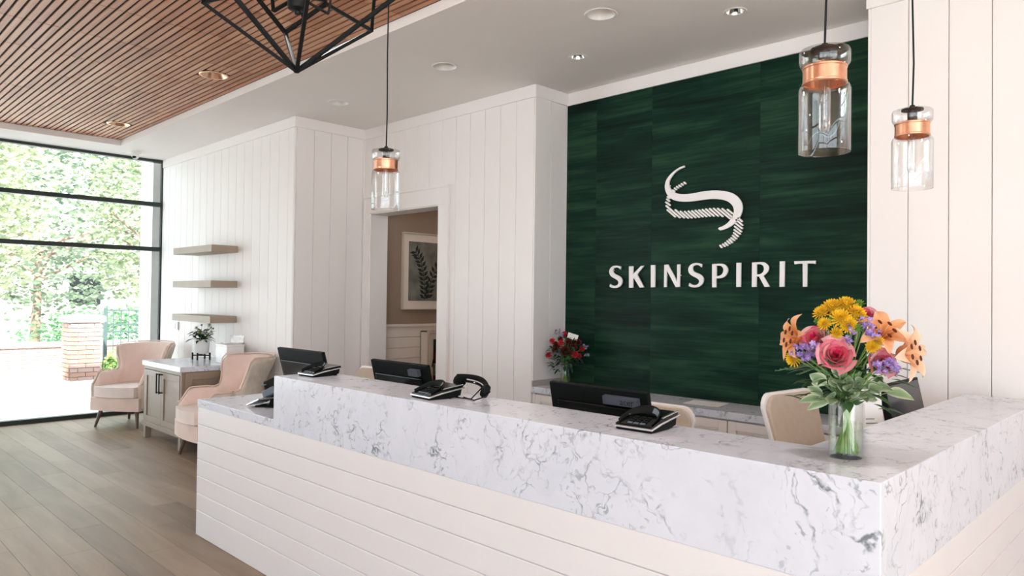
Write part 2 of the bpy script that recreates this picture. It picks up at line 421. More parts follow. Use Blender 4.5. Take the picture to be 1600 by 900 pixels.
# wood slats, 51.5 mm apart, in panels 0.61 m long
felt = MB().prism([[(SLX, YF), (XE, YF), (XE, SLY), (SLX, SLY)]]+[circ(a, b, r, rev=True) for a, b, r in SLIGHTS+ADDED_LAMPS], lambda x, y, z: Vector((x, y, ZS+.0075+z)), .006)
felt.box(SLX, XE, YF, SLY, ZS+.05, ZS+.06)
felt.build('felt_backing', MT['plenum'], ceiling)
slats = thing('slat_ceiling', None, None, (0, 0, 0)); struct(slats)
pieces = []
SP, PN = .0515, .6125
yy = SLY-.012-.038
x_edges = [SLX+.012]; xx = -8.57
while xx < XE: x_edges.append(xx); xx += PN
x_edges.append(XE)
while yy > YF:
    for i in range(len(x_edges)-1):
        a, b = x_edges[i]+.0032, x_edges[i+1]-.0032
        segs = [(a, b)]
        for lx, ly, lr in SLIGHTS+ADDED_LAMPS:
            if abs(yy+.02-ly) < lr+.01:
                h = math.sqrt(max(0, (lr+.014)**2-max(0, abs(yy+.02-ly)-.02)**2))
                ns = []
                for s0, s1 in segs:
                    if s1 < lx-h or s0 > lx+h: ns.append((s0, s1))
                    else:
                        if s0 < lx-h: ns.append((s0, lx-h))
                        if s1 > lx+h: ns.append((lx+h, s1))
                segs = ns
        for s0, s1 in segs:
            if s1-s0 > .01: pieces.append((s0, s1, yy))
    yy -= SP
def area_px(p):
    c = Vector(((p[0]+p[1])/2, p[2]+.02, ZS))
    if not (in_view(c, 0) or in_view((p[0], p[2]+.02, ZS), 0) or in_view((p[1], p[2]+.02, ZS), 0)): return 0
    return (p[1]-p[0])/((c-CC).dot(CF)**2)
pieces.sort(key=area_px, reverse=True)
rest = MB(); cache = {}
for i, (s0, s1, yv) in enumerate(pieces):
    if i < 300 and area_px((s0, s1, yv)) > 0:
        key = round(s1-s0, 4)
        if key not in cache:
            o = BX(0, s1-s0, 0, .036, 0, .0075).build('slat', MT['slat'], slats); o.location = (s0, yv, ZS); cache[key] = o
        else: dup_mesh(cache[key], slats, (s0, yv, ZS))
    else: rest.box(s0, s1, yv, yv+.036, ZS, ZS+.0075)
tag(rest.build('slat_field', MT['slat'], slats), kind='stuff')
# dark angle along the slat edges
BX(SLX+.001, XE, SLY-.0125, SLY-.001, ZS+.004, ZS+.03).build('edge_angle', MT['plenum'], slats)

def boards(wall, axis, fixed, a0, a1, z0, z1, pitch, start, out, mat, skip=None, gap=.0035, th=.014):
    """vertical tongue-and-groove boards; axis 'X' runs along x at y=fixed, facing `out`"""
    a = start; edges = [a0]
    while a < a1-.01:
        if a > a0+.01: edges.append(a)
        a += pitch
    edges.append(a1)
    for i in range(len(edges)-1):
        e0, e1 = edges[i]+gap/2, edges[i+1]-gap/2
        if e1-e0 < .004: continue
        spans = [(z0, z1, e0, e1)]
        if skip:
            s0, s1, sz = skip
            if e1 > s0 and e0 < s1:
                spans = []
                if e0 < s0: spans.append((z0, z1, e0, s0))
                if e1 > s1: spans.append((z0, z1, s1, e1))
                spans.append((sz, z1, max(e0, s0), min(e1, s1)))
        for (q0, q1, f0, f1) in spans:
            if f1-f0 < .004: continue
            lo, hi = sorted((fixed, fixed+out*th))
            m = BX(f0, f1, lo, hi, q0, q1) if axis == 'X' else BX(lo, hi, f0, f1, q0, q1)
            m.build('board', mat, wall, bevel=.0016, seg=1)
# wall behind the pink chairs (runs from the window to the jog)
w = struct(BX(XW, XJ-.015, YA, YA+.12, 0, ZC).build('wall_lounge', MT['joint']))
boards(w, 'X', YA, XW+.012, XJ-.0005, .12, ZT, .1885, XW+.055, -1, MT['wall'])
b = struct(BX(XW+.012, XJ+.02, YA-.022, YA, ZT, ZC).build('trim_1', MT['wall'], bevel=.002))
b = struct(BX(XW+.012, XJ+.017, YA-.020, YA, 0, .12).build('baseboard_lounge', MT['wall'], bevel=.002))
# jog wall (faces +X)
w = struct(BX(XJ-.12, XJ, YA, YB, 0, ZC).build('wall_jog', MT['joint']))
boards(w, 'Y', XJ, YA-.0135, YB, .12, ZT, .1865, YA+.002, 1, MT['wall'])
struct(BX(XJ, XJ+.022, YA-.02, YB, ZT, ZC).build('trim_2', MT['wall'], bevel=.002))
struct(BX(XJ, XJ+.02, YA-.018, YB, 0, .12).build('baseboard_jog', MT['wall'], bevel=.002))
# wall with the doorway
DX0, DX1, DZ = -6.161, -5.063, 2.34
wb = MB(); wb.box(XJ-.1, DX0, YB, YB+.19, 0, ZC); wb.box(DX1, XC-.1, YB, YB+.19, 0, ZC); wb.box(DX0, DX1, YB, YB+.19, DZ, ZC)
w = struct(wb.build('wall_door', MT['joint']))
boards(w, 'X', YB, XJ, XC+.0005, .12, ZT, .1872, XJ+.13, -1, MT['wall'], skip=(DX0-.02, DX1+.02, DZ+.02))
struct(BX(XJ+.022, XC+.02, YB-.022, YB, ZT, ZC).build('trim_3', MT['wall'], bevel=.002))
dt = struct(MB().box(DX0, DX0+.016, YB-.02, YB+.19, 0, DZ).box(DX1-.016, DX1, YB-.02, YB+.19, 0, DZ).box(DX0, DX1, YB-.02, YB+.19, DZ-.016, DZ).build('door_1', MT['wall'], bevel=.002))
BX(DX0-.068, DX0+.006, YB-.032, YB-.014, 0, DZ-.006).build('casing', MT['wall'], dt, bevel=.003)
BX(DX1-.006, DX1+.125, YB-.032, YB-.014, 0, DZ-.006).build('casing', MT['wall'], dt, bevel=.003)
BX(DX0-.068, DX1+.125, YB-.032, YB-.014, DZ-.006, DZ+.145).build('casing', MT['wall'], dt, bevel=.003)
BX(DX1+.125, DX1+.145, YB-.040, YB-.014, 0, DZ+.165).build('back_band', MT['wall'], dt, bevel=.003)
BX(DX0-.088, DX0-.068, YB-.040, YB-.014, 0, DZ+.165).build('back_band', MT['wall'], dt, bevel=.003)
BX(DX0-.068, DX1+.125, YB-.040, YB-.014, DZ+.145, DZ+.165).build('back_band', MT['wall'], dt, bevel=.003)
# side of the projecting wall beside the green panels (faces +X)
w = struct(BX(XC-.12, XC, YB, YC+.02, 0, ZC).build('wall_column', MT['joint']))
boards(w, 'Y', XC, YB-.0135, YC, .846, ZT, .188, YB-.0135+.187, 1, MT['wall'])
struct(BX(XC, XC+.022, YB-.02, YC, ZT, ZC).build('trim_4', MT['wall'], bevel=.002))
# green panelled wall
w = struct(BX(XC-.02, XP+.1, YC+.012, YC+.14, 0, ZC).build('wall_green', MT['joint']))
px = [XC+.001, -3.585, -3.06, -2.207, XP+.06]
for i in range(4):
    BX(px[i]+.0006, px[i+1]-.0006, YC, YC+.012, .79, ZT).build('panel', MT['veneer'], w, bevel=.0008, seg=1)
struct(BX(XC+.022, XP, YC-.012, YC+.012, ZT, ZC).build('trim_5', MT['wall'], bevel=.002))
# white wall right of the green panels
w = struct(BX(XP, XE, YP, YP+.6, 0, ZC).build('wall_right', MT['joint']))
boards(w, 'X', YP, XP-.0005, XE, .12, ZT, .187, XP+.188, -1, MT['wall'])
BX(XP-.014, XP, YP-.0135, YC, .8, ZT).build('board', MT['wall'], w, bevel=.0016, seg=1)
struct(BX(XP-.022, XE, YP-.022, YP, ZT, ZC).build('trim_6', MT['wall'], bevel=.002))
struct(BX(XP+.02, XE, YP-.02, YP, 0, .12).build('baseboard_right', MT['wall'], bevel=.002))

# hall behind the doorway
HX = -6.3
hb = MB(); hb.box(HX-.1, HX, YB+.19, 8.0, 1.2, 2.75); hb.box(-6.4, -4.6, 8.0, 8.1, 0, 2.75)
hb.box(-4.62, -4.5, YB+.19, 8.0, 0, 2.75)
struct(hb.build('wall_hall', MT['hall_tan']))
w = struct(BX(HX-.1, HX-.012, YB+.19, 8.0, 0, 1.2).build('wall_wainscot', MT['joint']))
z = 1.172
while z > .1:
    BX(HX-.012, HX+.004, YB+.19, 8.0, z-.114+.004, z).build('board', MT['hall_white'], w, bevel=.0015, seg=1); z -= .114
struct(BX(HX-.012, HX+.022, YB+.19, 8.0, 1.172, 1.20).build('trim_7', MT['hall_white'], bevel=.003))

# window wall on the left (dark frames) and the unseen glazed sides of the lobby
def window(name, axis, fixed, a0, a1, muls, rails, zb=.0, zt=3.2, d=.09, glass=True):
    fr = MB()
    def b_(u0, u1, z0, z1, dd=d):
        if axis == 'Y': fr.box(fixed-dd, fixed, u0, u1, z0, z1)
        else: fr.box(u0, u1, fixed-dd, fixed, z0, z1)
    b_(a0, a1, zb, zb+.05); b_(a0, a1, zt-.035, zt)
    w = struct(fr.build(name, MT['black_frame'], bevel=.002))
    for u, wd in muls:
        m = MB(); (m.box(fixed-(d if wd > .03 else .045), fixed, u-wd/2, u+wd/2, zb+.05, zt-.035) if axis == 'Y' else m.box(u-wd/2, u+wd/2, fixed-d, fixed, zb+.05, zt-.035))
        m.build('mullion', MT['black_frame'], w, bevel=.002)
    us = [u for u, _ in muls]
    for i in range(len(us)-1):
        lo, hi = us[i]+muls[i][1]/2, us[i+1]-muls[i+1][1]/2
        zz = [zb+.05]+rails+[zt-.035]
        for z in rails:
            m = MB(); (m.box(fixed-d, fixed, lo, hi, z-.026, z+.026) if axis == 'Y' else m.box(lo, hi, fixed-d, fixed, z-.026, z+.026))
            m.build('rail', MT['black_frame'], w, bevel=.002)
        if glass:
            for q in range(len(zz)-1):
                m = MB(); z0, z1 = zz[q]+(.026 if q else 0), zz[q+1]-(.026 if q < len(zz)-2 else 0)
                (m.box(fixed-.05, fixed-.042, lo, hi, z0, z1) if axis == 'Y' else m.box(lo, hi, fixed-.05, fixed-.042, z0, z1))
                m.build('pane', MT['pane'], w)
    return w
window('window_1', 'Y', XW, YF, YA, [(YF+.03, .06), (-2.45, .06), (-.5, .06), (1.45, .06), (YA-.014, .028)], [2.06, 2.63])
window('window_2', 'Y', XE+.09, YF, 1.0, [(YF+.03, .06), (-2.7, .06), (-.87, .06), (.97, .06)], [2.6], glass=False)
window('window_3', 'X', YF, -.9, XE, [(-.87, .06), (1.3, .06), (XE-.03, .06)], [2.6], glass=False)
struct(BX(XW, -.9, YF-.1, YF, 0, ZC).build('wall_front', MT['wall']))
struct(BX(XE, XE+.1, 1.0, YP+.02, 0, ZC).build('wall_east', MT['wall']))

# ------------------------------------------------------------------ reception counter
CX0, CXS, CX1, CXI, CY0, CY1, CYE = -4.574, -3.584, -.581, -.877, 1.845, 2.162, 3.95
ZLOW, ZUP, ZAP, ZWK = .84, 1.07, .794, .745
rc = thing('reception_counter', 'long white reception counter with a grey-veined marble ledge, in the foreground', 'counter', (-2.6, 2.2, 0))
L = [(CXS, CY0), (CX1, CY0), (CX1, CYE), (CXI, CYE), (CXI, CY1), (CXS, CY1)]
MB().prism([L], lambda x, y, d: Vector((x, y, ZAP+d)), ZUP-ZAP).build('marble_ledge', MT['marble'], rc, world=True, bevel=.0025, seg=2)
BX(CX0, CXS-.0005, CY0, 2.62, ZLOW-.046, ZLOW).build('marble_low_top', MT['marble'], rc, world=True, bevel=.0025)
BX(CXS-.0005, CXI-.002, CY1+.001, 2.80, ZWK-.04, ZWK).build('work_surface', MT['cab_white'], rc, world=True, bevel=.002)
BX(-1.45, CXI-.002, 2.80, CYE, ZWK-.04, ZWK).build('work_surface', MT['cab_white'], rc, world=True, bevel=.002)
zz = [ZAP-.0005, .686, .579, .472, .366, .26, .155, .0]
for i in range(7):
    z1, z0 = zz[i], zz[i+1]+(.0012 if i < 6 else 0)
    BX(CX0, CX1-.012, CY0+.004, CY0+.024, z0, z1).build('board', MT['desk'], rc, world=True, bevel=.004, seg=2)
    BX(CX1-.024, CX1-.004, CY0+.024, CYE, z0, z1).build('board', MT['desk'], rc, world=True, bevel=.004, seg=2)
BX(CX0+.02, CX1-.024, CY0+.026, CY0+.045, .02, ZAP-.002).build('core_panel', MT['desk'], rc, world=True)
BX(CX0, CX0+.02, CY0+.0245, 2.60, 0, ZAP-.001).build('end_panel', MT['desk'], rc, world=True, bevel=.002)
BX(CX1-.30, CX1-.028, CYE-.02, CYE-.001, 0, ZAP-.001).build('end_panel', MT['desk'], rc, world=True, bevel=.002)
BX(CXI-.015, CXI+.003, CY1+.02, CYE, 0, ZAP).build('inner_panel', MT['cab_white'], rc, world=True)
BX(CXS+.02, CXI-.02, CY1-.02, CY1-.002, 0, ZAP-.001).build('inner_panel', MT['cab_white'], rc, world=True)
for x in (CXS+.02, -2.4): BX(x, x+.025, CY1+.001, 2.76, 0, ZWK-.041).build('support_panel', MT['cab_white'], rc, world=True)

# ------------------------------------------------------------------ credenza under the green wall
CZ = .80
ct = BX(XC+.002, XP-.016, 4.18, YC-.001, CZ-.046, CZ).build('credenza_worktop', MT['marble'], bevel=.002)
tag(ct, 'narrow grey-veined marble worktop along the foot of the green wall', 'worktop')
ux = [XC+.035, -3.055, -2.224, XP-.02]
labs = ['white panelled cabinet unit under the red bouquet, next to the white corner', 'white panelled cabinet unit under the worktop, behind the middle monitor',
        'white panelled cabinet unit under the worktop, behind the tan swivel chair by the flowers']
for i in range(3):
    a, b_ = ux[i]+.002, ux[i+1]-.002
    cu = thing('cabinet_unit', labs[i], 'cabinet', ((a+b_)/2, 4.40, 0), group='white cabinets under the green wall')
    MB().box(a, b_, 4.215, YC-.004, .09, CZ-.05).build('body', MT['cab_white'], cu, world=True)
    MB().box(a, b_, 4.26, YC-.02, 0, .09).build('toe_kick', MT['joint'], cu, world=True)
    def front(x0, x1, z0, z1, nm):
        d = MB(); y0, y1, fw = 4.194, 4.213, .055
        d.box(x0, x0+fw, y0, y1, z0, z1).box(x1-fw, x1, y0, y1, z0, z1).box(x0+fw, x1-fw, y0, y1, z1-fw, z1).box(x0+fw, x1-fw, y0, y1, z0, z0+fw)
        o = d.build(nm, MT['cab_white'], cu, world=True, bevel=.002)
        p = MB().box(x0+fw, x1-fw, y0+.009, y1-.001, z0+fw, z1-fw).build('inset_panel', MT['cab_white'], o); 
        p.matrix_parent_inverse = Matrix.Translation(-cu.location)
        for k, (q0, q1, r0, r1) in enumerate(((x0+fw, x1-fw, z1-fw-.012, z1-fw), (x0+fw, x1-fw, z0+fw, z0+fw+.012), (x0+fw, x0+fw+.012, z0+fw, z1-fw), (x1-fw-.012, x1-fw, z0+fw, z1-fw))):
            m = MB().box(q0, q1, y0+.004, y0+.012, r0, r1).build('moulding', MT['cab_white'], o, bevel=.003); m.matrix_parent_inverse = Matrix.Translation(-cu.location)
    front(a+.002, b_-.002, .52, CZ-.058, 'drawer')
    mid = (a+b_)/2
    front(a+.002, mid-.0015, .10, .515, 'door'); front(mid+.0015, b_-.002, .10, .515, 'door')
tag(BX(XC+.002, XC+.033, 4.197, 4.23, 0, CZ-.048).build('filler_strip', MT['cab_white'], bevel=.001), 'narrow white filler strip left of the credenza cabinets', 'strip')
pp = MB().prism([[(-2.64, 4.50), (-2.39, 4.53), (-2.36, 4.33), (-2.61, 4.30)]], lambda x, y, d: Vector((x, y, CZ+.0012-d)), .001).build('paper_sheet', MT['paper'])
tag(pp, 'white sheet of paper lying on the marble worktop before the green wall', 'paper')

# ------------------------------------------------------------------ lettering and emblem on the green wall
def wallpt(px, py, Y):
    d = CF + CR*((px-800)/FPX) - CU*((py-447.5)/FPX); t = Y/d.y; p = CC + d*t; return (p.x, p.z)
LY = YC-.022
def conv(pts, ox, oy, s): return [wallpt(ox+x/s, oy+y/s, LY) for x, y in pts]
def wallprism(loops, parent, name, depth=.012):
    return MB().prism(loops, lambda x, z, d: Vector((x, LY+d, z)), depth).build(name, MT['sign_white'], parent, world=True)
def standoffs(parent, pts):
    m = MB()
    for x, z in pts: m.box(x-.004, x+.004, LY+.012, YC, z-.004, z+.004)
    m.build('standoff', MT['sign_white'], parent, world=True)
ls = thing('sign_lettering', 'white raised capitals on the green panels reading SKINSPIRIT', 'sign', (-2.63, YC, 1.58))
S1 = [(268,192),(225,180),(185,178),(140,195),(112,230),(105,270),(118,310),(150,340),(190,362),(222,385),(232,412),(225,438),(200,455),(170,458),(140,450),(118,432),(108,468),(140,485),(180,490),(225,482),(262,455),(280,415),(282,375),(265,340),(230,315),(190,298),(165,278),(155,250),(160,225),(178,208),(205,203),(235,210),(258,232)]
def smooth_loop(p, n=3):
    """Catmull-Rom through the traced outline"""
    out = []; k = len(p)
    for i in range(k):
        p0, p1, p2, p3 = p[i-1], p[i], p[(i+1) % k], p[(i+2) % k]
        a = math.degrees(math.acos(max(-1, min(1, Vector((p1[0]-p0[0], p1[1]-p0[1])).normalized().dot(Vector((p2[0]-p1[0], p2[1]-p1[1])).normalized())))))
        b = math.degrees(math.acos(max(-1, min(1, Vector((p2[0]-p1[0], p2[1]-p1[1])).normalized().dot(Vector((p3[0]-p2[0], p3[1]-p2[1])).normalized())))))
        m1 = (0, 0) if a > 50 else ((p2[0]-p0[0])/2, (p2[1]-p0[1])/2)
        m2 = (0, 0) if b > 50 else ((p3[0]-p1[0])/2, (p3[1]-p1[1])/2)
        if a > 50 and b > 50: out.append(p1); continue
        for q in range(n):
            t = q/n; h = (2*t**3-3*t*t+1, t**3-2*t*t+t, -2*t**3+3*t*t, t**3-t*t)
            out.append(tuple(h[0]*p1[j]+h[1]*m1[j]+h[2]*p2[j]+h[3]*m2[j] for j in (0, 1)))
    return out
S1s = smooth_loop(S1)
S2s = [(1203+(x-105)/177*209, 142+(y-178)/312*340) for x, y in S1s]
A = (940, 395, 8.889); B = (1110, 395, 8.889)
K = [(380,187),(435,187),(434,298),(545,183),(585,178),(490,300),(585,480),(528,483),(447,352),(433,366),(432,485),(380,485)]
I1 = [(683,172),(740,170),(738,478),(683,480)]
NN = [(870,168),(920,162),(1048,405),(1048,162),(1088,160),(1082,475),(1028,477),(903,240),(898,477),(865,478)]
P = [(22,157),(140,150),(195,163),(230,200),(240,240),(228,290),(195,330),(145,352),(78,355),(78,480),(22,480)]
Ph = [(82,180),(82,325),(125,318),(160,295),(177,255),(175,215),(150,185),(120,178)]
I2 = [(360,140),(422,138),(418,473),(358,475)]
Rr = [(578,135),(710,128),(760,140),(800,175),(808,220),(795,260),(765,295),(732,318),(820,470),(752,473),(672,328),(638,330),(636,473),(574,475)]
Rh = [(640,160),(640,300),(690,295),(730,265),(743,220),(730,180),(700,162),(670,158)]
I3 = [(962,120),(1030,118),(1024,470),(958,472)]
T = [(1163,118),(1460,108),(1458,155),(1420,148),(1345,148),(1342,470),(1282,472),(1280,150),(1210,152),(1167,160)]
for loops, o in (([S1s], A), ([K], A), ([I1], A), ([NN], A), ([S2s], A), ([smooth_loop(P), smooth_loop(Ph)], B), ([I2], B), ([smooth_loop(Rr), smooth_loop(Rh)], B), ([I3], B), ([T], B)):
    wallprism([conv(l, *o) for l in loops], ls, 'letter')
standoffs(ls, [wallpt(x, y, LY) for x, y in ((957, 422), (986, 430), (1020, 430), (1040, 430), (1062, 430), (1080, 421), (1116, 430), (1154, 430), (1178, 430), (1221, 430), (1257, 430))])
em = thing('sign_emblem', 'white raised swirl emblem with a hatched shadow on the green panels', 'sign', (-2.63, YC, 2.16))
E6 = (1020, 250, 6.0)
SW = [(295,52),(250,70),(200,103),(155,145),(125,190),(112,245),(122,300),(150,345),(195,375),(250,388),(330,390),(400,384),(480,372),(560,365),(640,370),(700,388),(740,420),(758,460),(757,500),(740,540),(700,590),(655,620),(622,632),(612,645),(630,660),(665,652),(720,628),(770,590),(810,540),(835,480),(838,430),(825,385),(790,340),(740,310),(680,293),(600,285),(530,288),(450,298),(380,312),(310,320),(250,318),(205,305),(170,275),(152,235),(155,195),(180,150),(215,112),(255,85),(298,68)]
wallprism([conv(smooth_loop(SW, 4), *E6)], em, 'swirl')
dash = [(x-6, y-5, x+6, y+5) for x, y in ((298,215),(274,228),(252,242),(230,255),(210,270),(192,288))]
dash += [(137,345,153,358),(131,368,152,385),(122,396,157,422),(125,430,250,538),(135,468,207,530),(210,468,290,540),(258,482,328,542),(298,484,362,540),(333,480,398,538),(366,478,432,535),(399,473,465,530),(432,470,500,528),(465,466,534,524),(498,461,570,524),(533,457,610,524),(570,454,652,527),(608,455,722,548),(650,457,742,535),(700,465,748,503),
 (800,545,833,575),(782,562,838,610),(772,592,835,640),(767,623,826,670),(763,655,815,692),(758,683,798,716),(748,708,780,736),(733,730,763,752),(716,745,742,772),(697,760,720,782),(677,777,698,798),(655,790,673,807),(630,802,643,818)]
for x1, y1, x2, y2 in dash:
    a = math.atan2(y2-y1, x2-x1); r = 8.0; lp = []
    for k in range(5): t = a+PI/2+PI*k/4; lp.append((x1+r*math.cos(t), y1+r*math.sin(t)))
    for k in range(5): t = a-PI/2+PI*k/4; lp.append((x2+r*math.cos(t), y2+r*math.sin(t)))
    wallprism([conv(lp, *E6)], em, 'dash')
standoffs(em, [wallpt(x, y, LY) for x, y in ((1045, 290), (1085, 309), (1130, 307), (1152, 325))])

def text_mesh(txt, size, mat, parent, M4, depth=.0006, name='lettering'):
    c = bpy.data.curves.new('t', 'FONT'); c.body = txt; c.size = size; c.extrude = depth/2; c.align_x = 'CENTER'; c.align_y = 'CENTER'; c.resolution_u = 3
    o = bpy.data.objects.new('t', c); COL.objects.link(o); dg = bpy.context.evaluated_depsgraph_get()
    me = bpy.data.meshes.new_from_object(o.evaluated_get(dg)); bpy.data.objects.remove(o)
    me.materials.clear(); me.materials.append(mat); me.transform(M4); me.name = name
    ob = bpy.data.objects.new(name, me); COL.objects.link(ob); ob.parent = parent; return ob

# ------------------------------------------------------------------ desk screens
def xf(mb, M4): mb.v = [M4 @ p for p in mb.v]; return mb
def monitor(label, loc, rz, w, top, desk, tilt, brand=None, group='monitors behind the counter', hgt=.31):
    t = thing('monitor', label, 'monitor', (loc[0], loc[1], desk), rz, group)
    zc = top-desk-hgt/2*math.cos(tilt)
    R4 = Matrix.Translation((0, 0, zc)) @ Matrix.Rotation(tilt, 4, 'X')
    xf(BX(-w/2, w/2, -.006, .018, -hgt/2, hgt/2), R4).build('housing', MT['black_plastic'], t, bevel=.004)
    xf(MB().prism([[(-w/2+.03, -hgt/2+.03), (w/2-.03, -hgt/2+.03), (w/2-.05, hgt/2-.07), (-w/2+.05, hgt/2-.07)]], lambda x, z, d: Vector((x, -.026+d, z)), .02), R4).build('rear_cover', MT['black_gloss'], t, bevel=.008, seg=3)
    xf(BX(-w/2+.012, w/2-.012, .0182, .0195, -hgt/2+.02, hgt/2-.012), R4).build('screen', MT['black_gloss'], t)
    MB().bar((0, -.02, .02), (0, -.012, zc-.03), .06, .02, up=(0, 1, 0)).build('neck', MT['black_plastic'], t, bevel=.004)
    BX(-.11, .11, -.10, .09, 0, .014).build('base', MT['black_plastic'], t, bevel=.006)
    if brand:
        bx, bz, bw, bh = brand[:4]
        s = xf(BX(bx-bw/2, bx+bw/2, -.0285, -.006, bz-bh/2, bz+bh/2), R4).build('label', MT['sticker'], t)
        if len(brand) > 4:
            text_mesh(brand[4], brand[5], MT['sticker_text'], s, R4 @ Matrix.Translation((bx+brand[6], -.0292, bz)) @ Matrix.Rotation(PI/2, 4, 'X'))
    return t
monitor('black desk monitor at the far left end of the counter ledge', (-4.02, 2.27), 0, .54, 1.165, ZLOW, math.radians(15))
monitor('black desk monitor with a small dark label, in front of the doorway', (-3.275, 2.46), 0, .52, 1.132, ZWK, math.radians(14), (.155, .113, .085, .035))
monitor('black desk monitor marked acer, in front of the green wall', (-1.875, 2.44), 0, .515, 1.132, ZWK, math.radians(12), (.135, .112, .17, .034, 'acer', .040, .035))
monitor('black desk monitor on the right wing of the counter, partly behind the flowers', (-1.02, 3.55), -PI/2, .48, 1.145, ZWK, math.radians(12), (-.12, .118, .20, .045))

# ------------------------------------------------------------------ payment terminals on the ledge
def prof(pts, x0, x1):
    m = MB(); m.prism([pts], lambda y, z, d: Vector((x0+d, y, z)), x1-x0); return m
def terminal(label, loc, rz, wire=False):
    t = thing('payment_terminal', label, 'card terminal', (loc[0], loc[1], ZUP), rz, 'payment terminals on the counter'); t.scale = (.98, .88, .92)
    prof([(-.098,.0),(.03,.0),(.085,.010),(.092,.040),(-.03,.024),(-.1,.010)], -.068, .068).build('lower_body', MT['black_plastic'], t, bevel=.002)
    for s in (-.05, .05): BX(s-.008, s+.008, .06, .078, 0, .012).build('foot', MT['black_plastic'], t)
    prof([(-.104,.009),(-.03,.023),(.104,.041),(.106,.047),(-.03,.0305),(-.104,.0155)], -.074, .074).build('silver_trim', MT['silver'], t, bevel=.0015)
    prof([(-.1,.0155),(-.03,.0305),(.1,.0467),(.1,.055),(-.03,.041),(-.1,.022)], -.070, .070).build('upper_body', MT['black_gloss'], t, bevel=.003)
    prof([(-.0,.046),(.092,.0563),(.092,.0585),(.0,.0482)], -.058, .058).build('screen', MT['black_gloss'], t, bevel=.0008)
    for s in (-1, 1): prof([(-.02,.044),(.098,.0575),(.098,.0605),(-.02,.047)], s*.068-.004, s*.068+.004).build('side_rail', MT['silver'], t, bevel=.001)
    for r in range(4):
        for c_ in range(3):
            y = -.088+r*.017; z = .0215+(y+.1)*.27
            BX(-.03+c_*.024, -.012+c_*.024, y, y+.011, z, z+.005).build('key', MT['black_plastic'] if r else MT['grey_plastic'], t, bevel=.001)
    def shield(a, b):   # hood round the keypad: low at the front corners, high at the back
        th = PI*(1-a); x = .062*math.cos(th)*(1.0+.10*b); y = -.085+.09*math.sin(th)**.6
        h = .008+.019*math.sin(PI*a)**.7
        z0 = .022+max(0, (y+.1))*.27
        return Vector((x, y+.022*b*math.sin(PI*a), z0+h*b))
    s = MB().grid(shield, 21, 4).build('privacy_shield', MT['black_plastic'], t, smooth=True, angle=60)
    m = s.modifiers.new('thickness', 'SOLIDIFY'); m.thickness = .0035
    MB().grid(lambda a, b: shield(.60+.22*a, .25+.65*b)+Vector((-.0042*math.cos(PI*(1-.7)), -.004, 0)), 5, 3).build('mesh_patch', MT['grey_plastic'], t, smooth=True)
    if wire: MB().tube([(-.055,-.03,.045),(-.05,.0,.060),(-.03,.025,.071),(.0,.03,.069),(.012,.025,.052)], .0022, 6).build('shield_wire', MT['grey_plastic'], t, smooth=True)
    return t
terminal('black and silver payment terminal before the monitor at the far left end', (-3.46, 2.045), .05)
terminal('black and silver payment terminal with a headset lying on it', (-2.40, 1.985), -.08)
terminal('black and silver payment terminal nearest the big flower vase', (-1.375, 2.045), .06, True)

hs = thing('headset', 'black over-ear headset resting on the back of a payment terminal', 'headset', (-2.36, 2.10, ZUP))
arc = [(-.07+.20*i/14, .05*math.sin(PI*i/14)+.02, .080-.045*(i/14)**2) for i in range(15)]
MB().tube(arc, [.008+.004*math.sin(PI*i/14) for i in range(15)], 10).build('headband', MT['black_plastic'], hs, smooth=True)
MB().tube([p for p in [(q[0], q[1]-.012, q[2]-.02) for q in arc[2:12]]], .006, 8).build('inner_band', MT['black_gloss'], hs, smooth=True)
for (x, y, z, a) in ((.135, .0, .050, .5), (-.06, .03, .075, -.4)):
    e = MB().lathe([(.001, -.014), (.026, -.012), (.032, 0), (.026, .014), (.001, .016)], (0, 0, 0), 16, 'X').build('ear_cup', MT['black_plastic'], hs, smooth=True)
    e.location = (x, y, z-.016); e.rotation_euler = (0, .35, a)
MB().tube([(.12, .0, .05), (.13, -.04, .03), (.115, -.06, .004), (.06, -.07, .003), (.0, -.065, .003), (.01, -.10, .003), (.045, -.115, .003)], .0028, 6).build('cable', MT['black_gloss'], hs, smooth=True)
MB().tube([(.145, .02, .03), (.165, -.03, .015), (.15, -.075, .003), (.10, -.06, .003), (.05, -.045, .003)], .0028, 6).build('cable', MT['black_gloss'], hs, smooth=True)

cr = thing('card_reader', 'small grey and black card reader standing on the low counter end', 'card reader', (-4.02, 2.06, ZLOW), .5)
BX(-.07, .07, -.07, .06, 0, .008).build('base_plate', MT['black_plastic'], cr, bevel=.003)
MB().obox((-.055, -.03, .03), (.055, -.02, .022), (.02, .055, 0), (-.002, .001, .004)).build('card_tray', MT['silver'], cr, bevel=.002)
for k in (-.018, .012): MB().obox((-.058, -.032+k, .036), (.045, -.016, .018), (.002, .005, 0), (-.001, .0005, .002)).build('slot', MT['black_gloss'], cr)
MB().bar((.0, 0, .0), (.015, .02, .10), .03, .03).build('stem', MT['black_plastic'], cr, bevel=.004)
MB().obox((.005, .01, .085), (.045, -.01, .02), (.012, .045, 0), (-.01, .004, .02)).build('keypad_body', MT['grey_plastic'], cr, bevel=.006)
MB().obox((.012, .015, .135), (.045, -.005, .02), (.01, .045, 0), (-.012, .004, .026)).build('head', MT['black_gloss'], cr, bevel=.008)
MB().obox((-.035, .0, .125), (.02, -.004, .004), (.008, .03, 0), (-.001, .0, .004)).build('visor', MT['grey_plastic'], cr, bevel=.002)

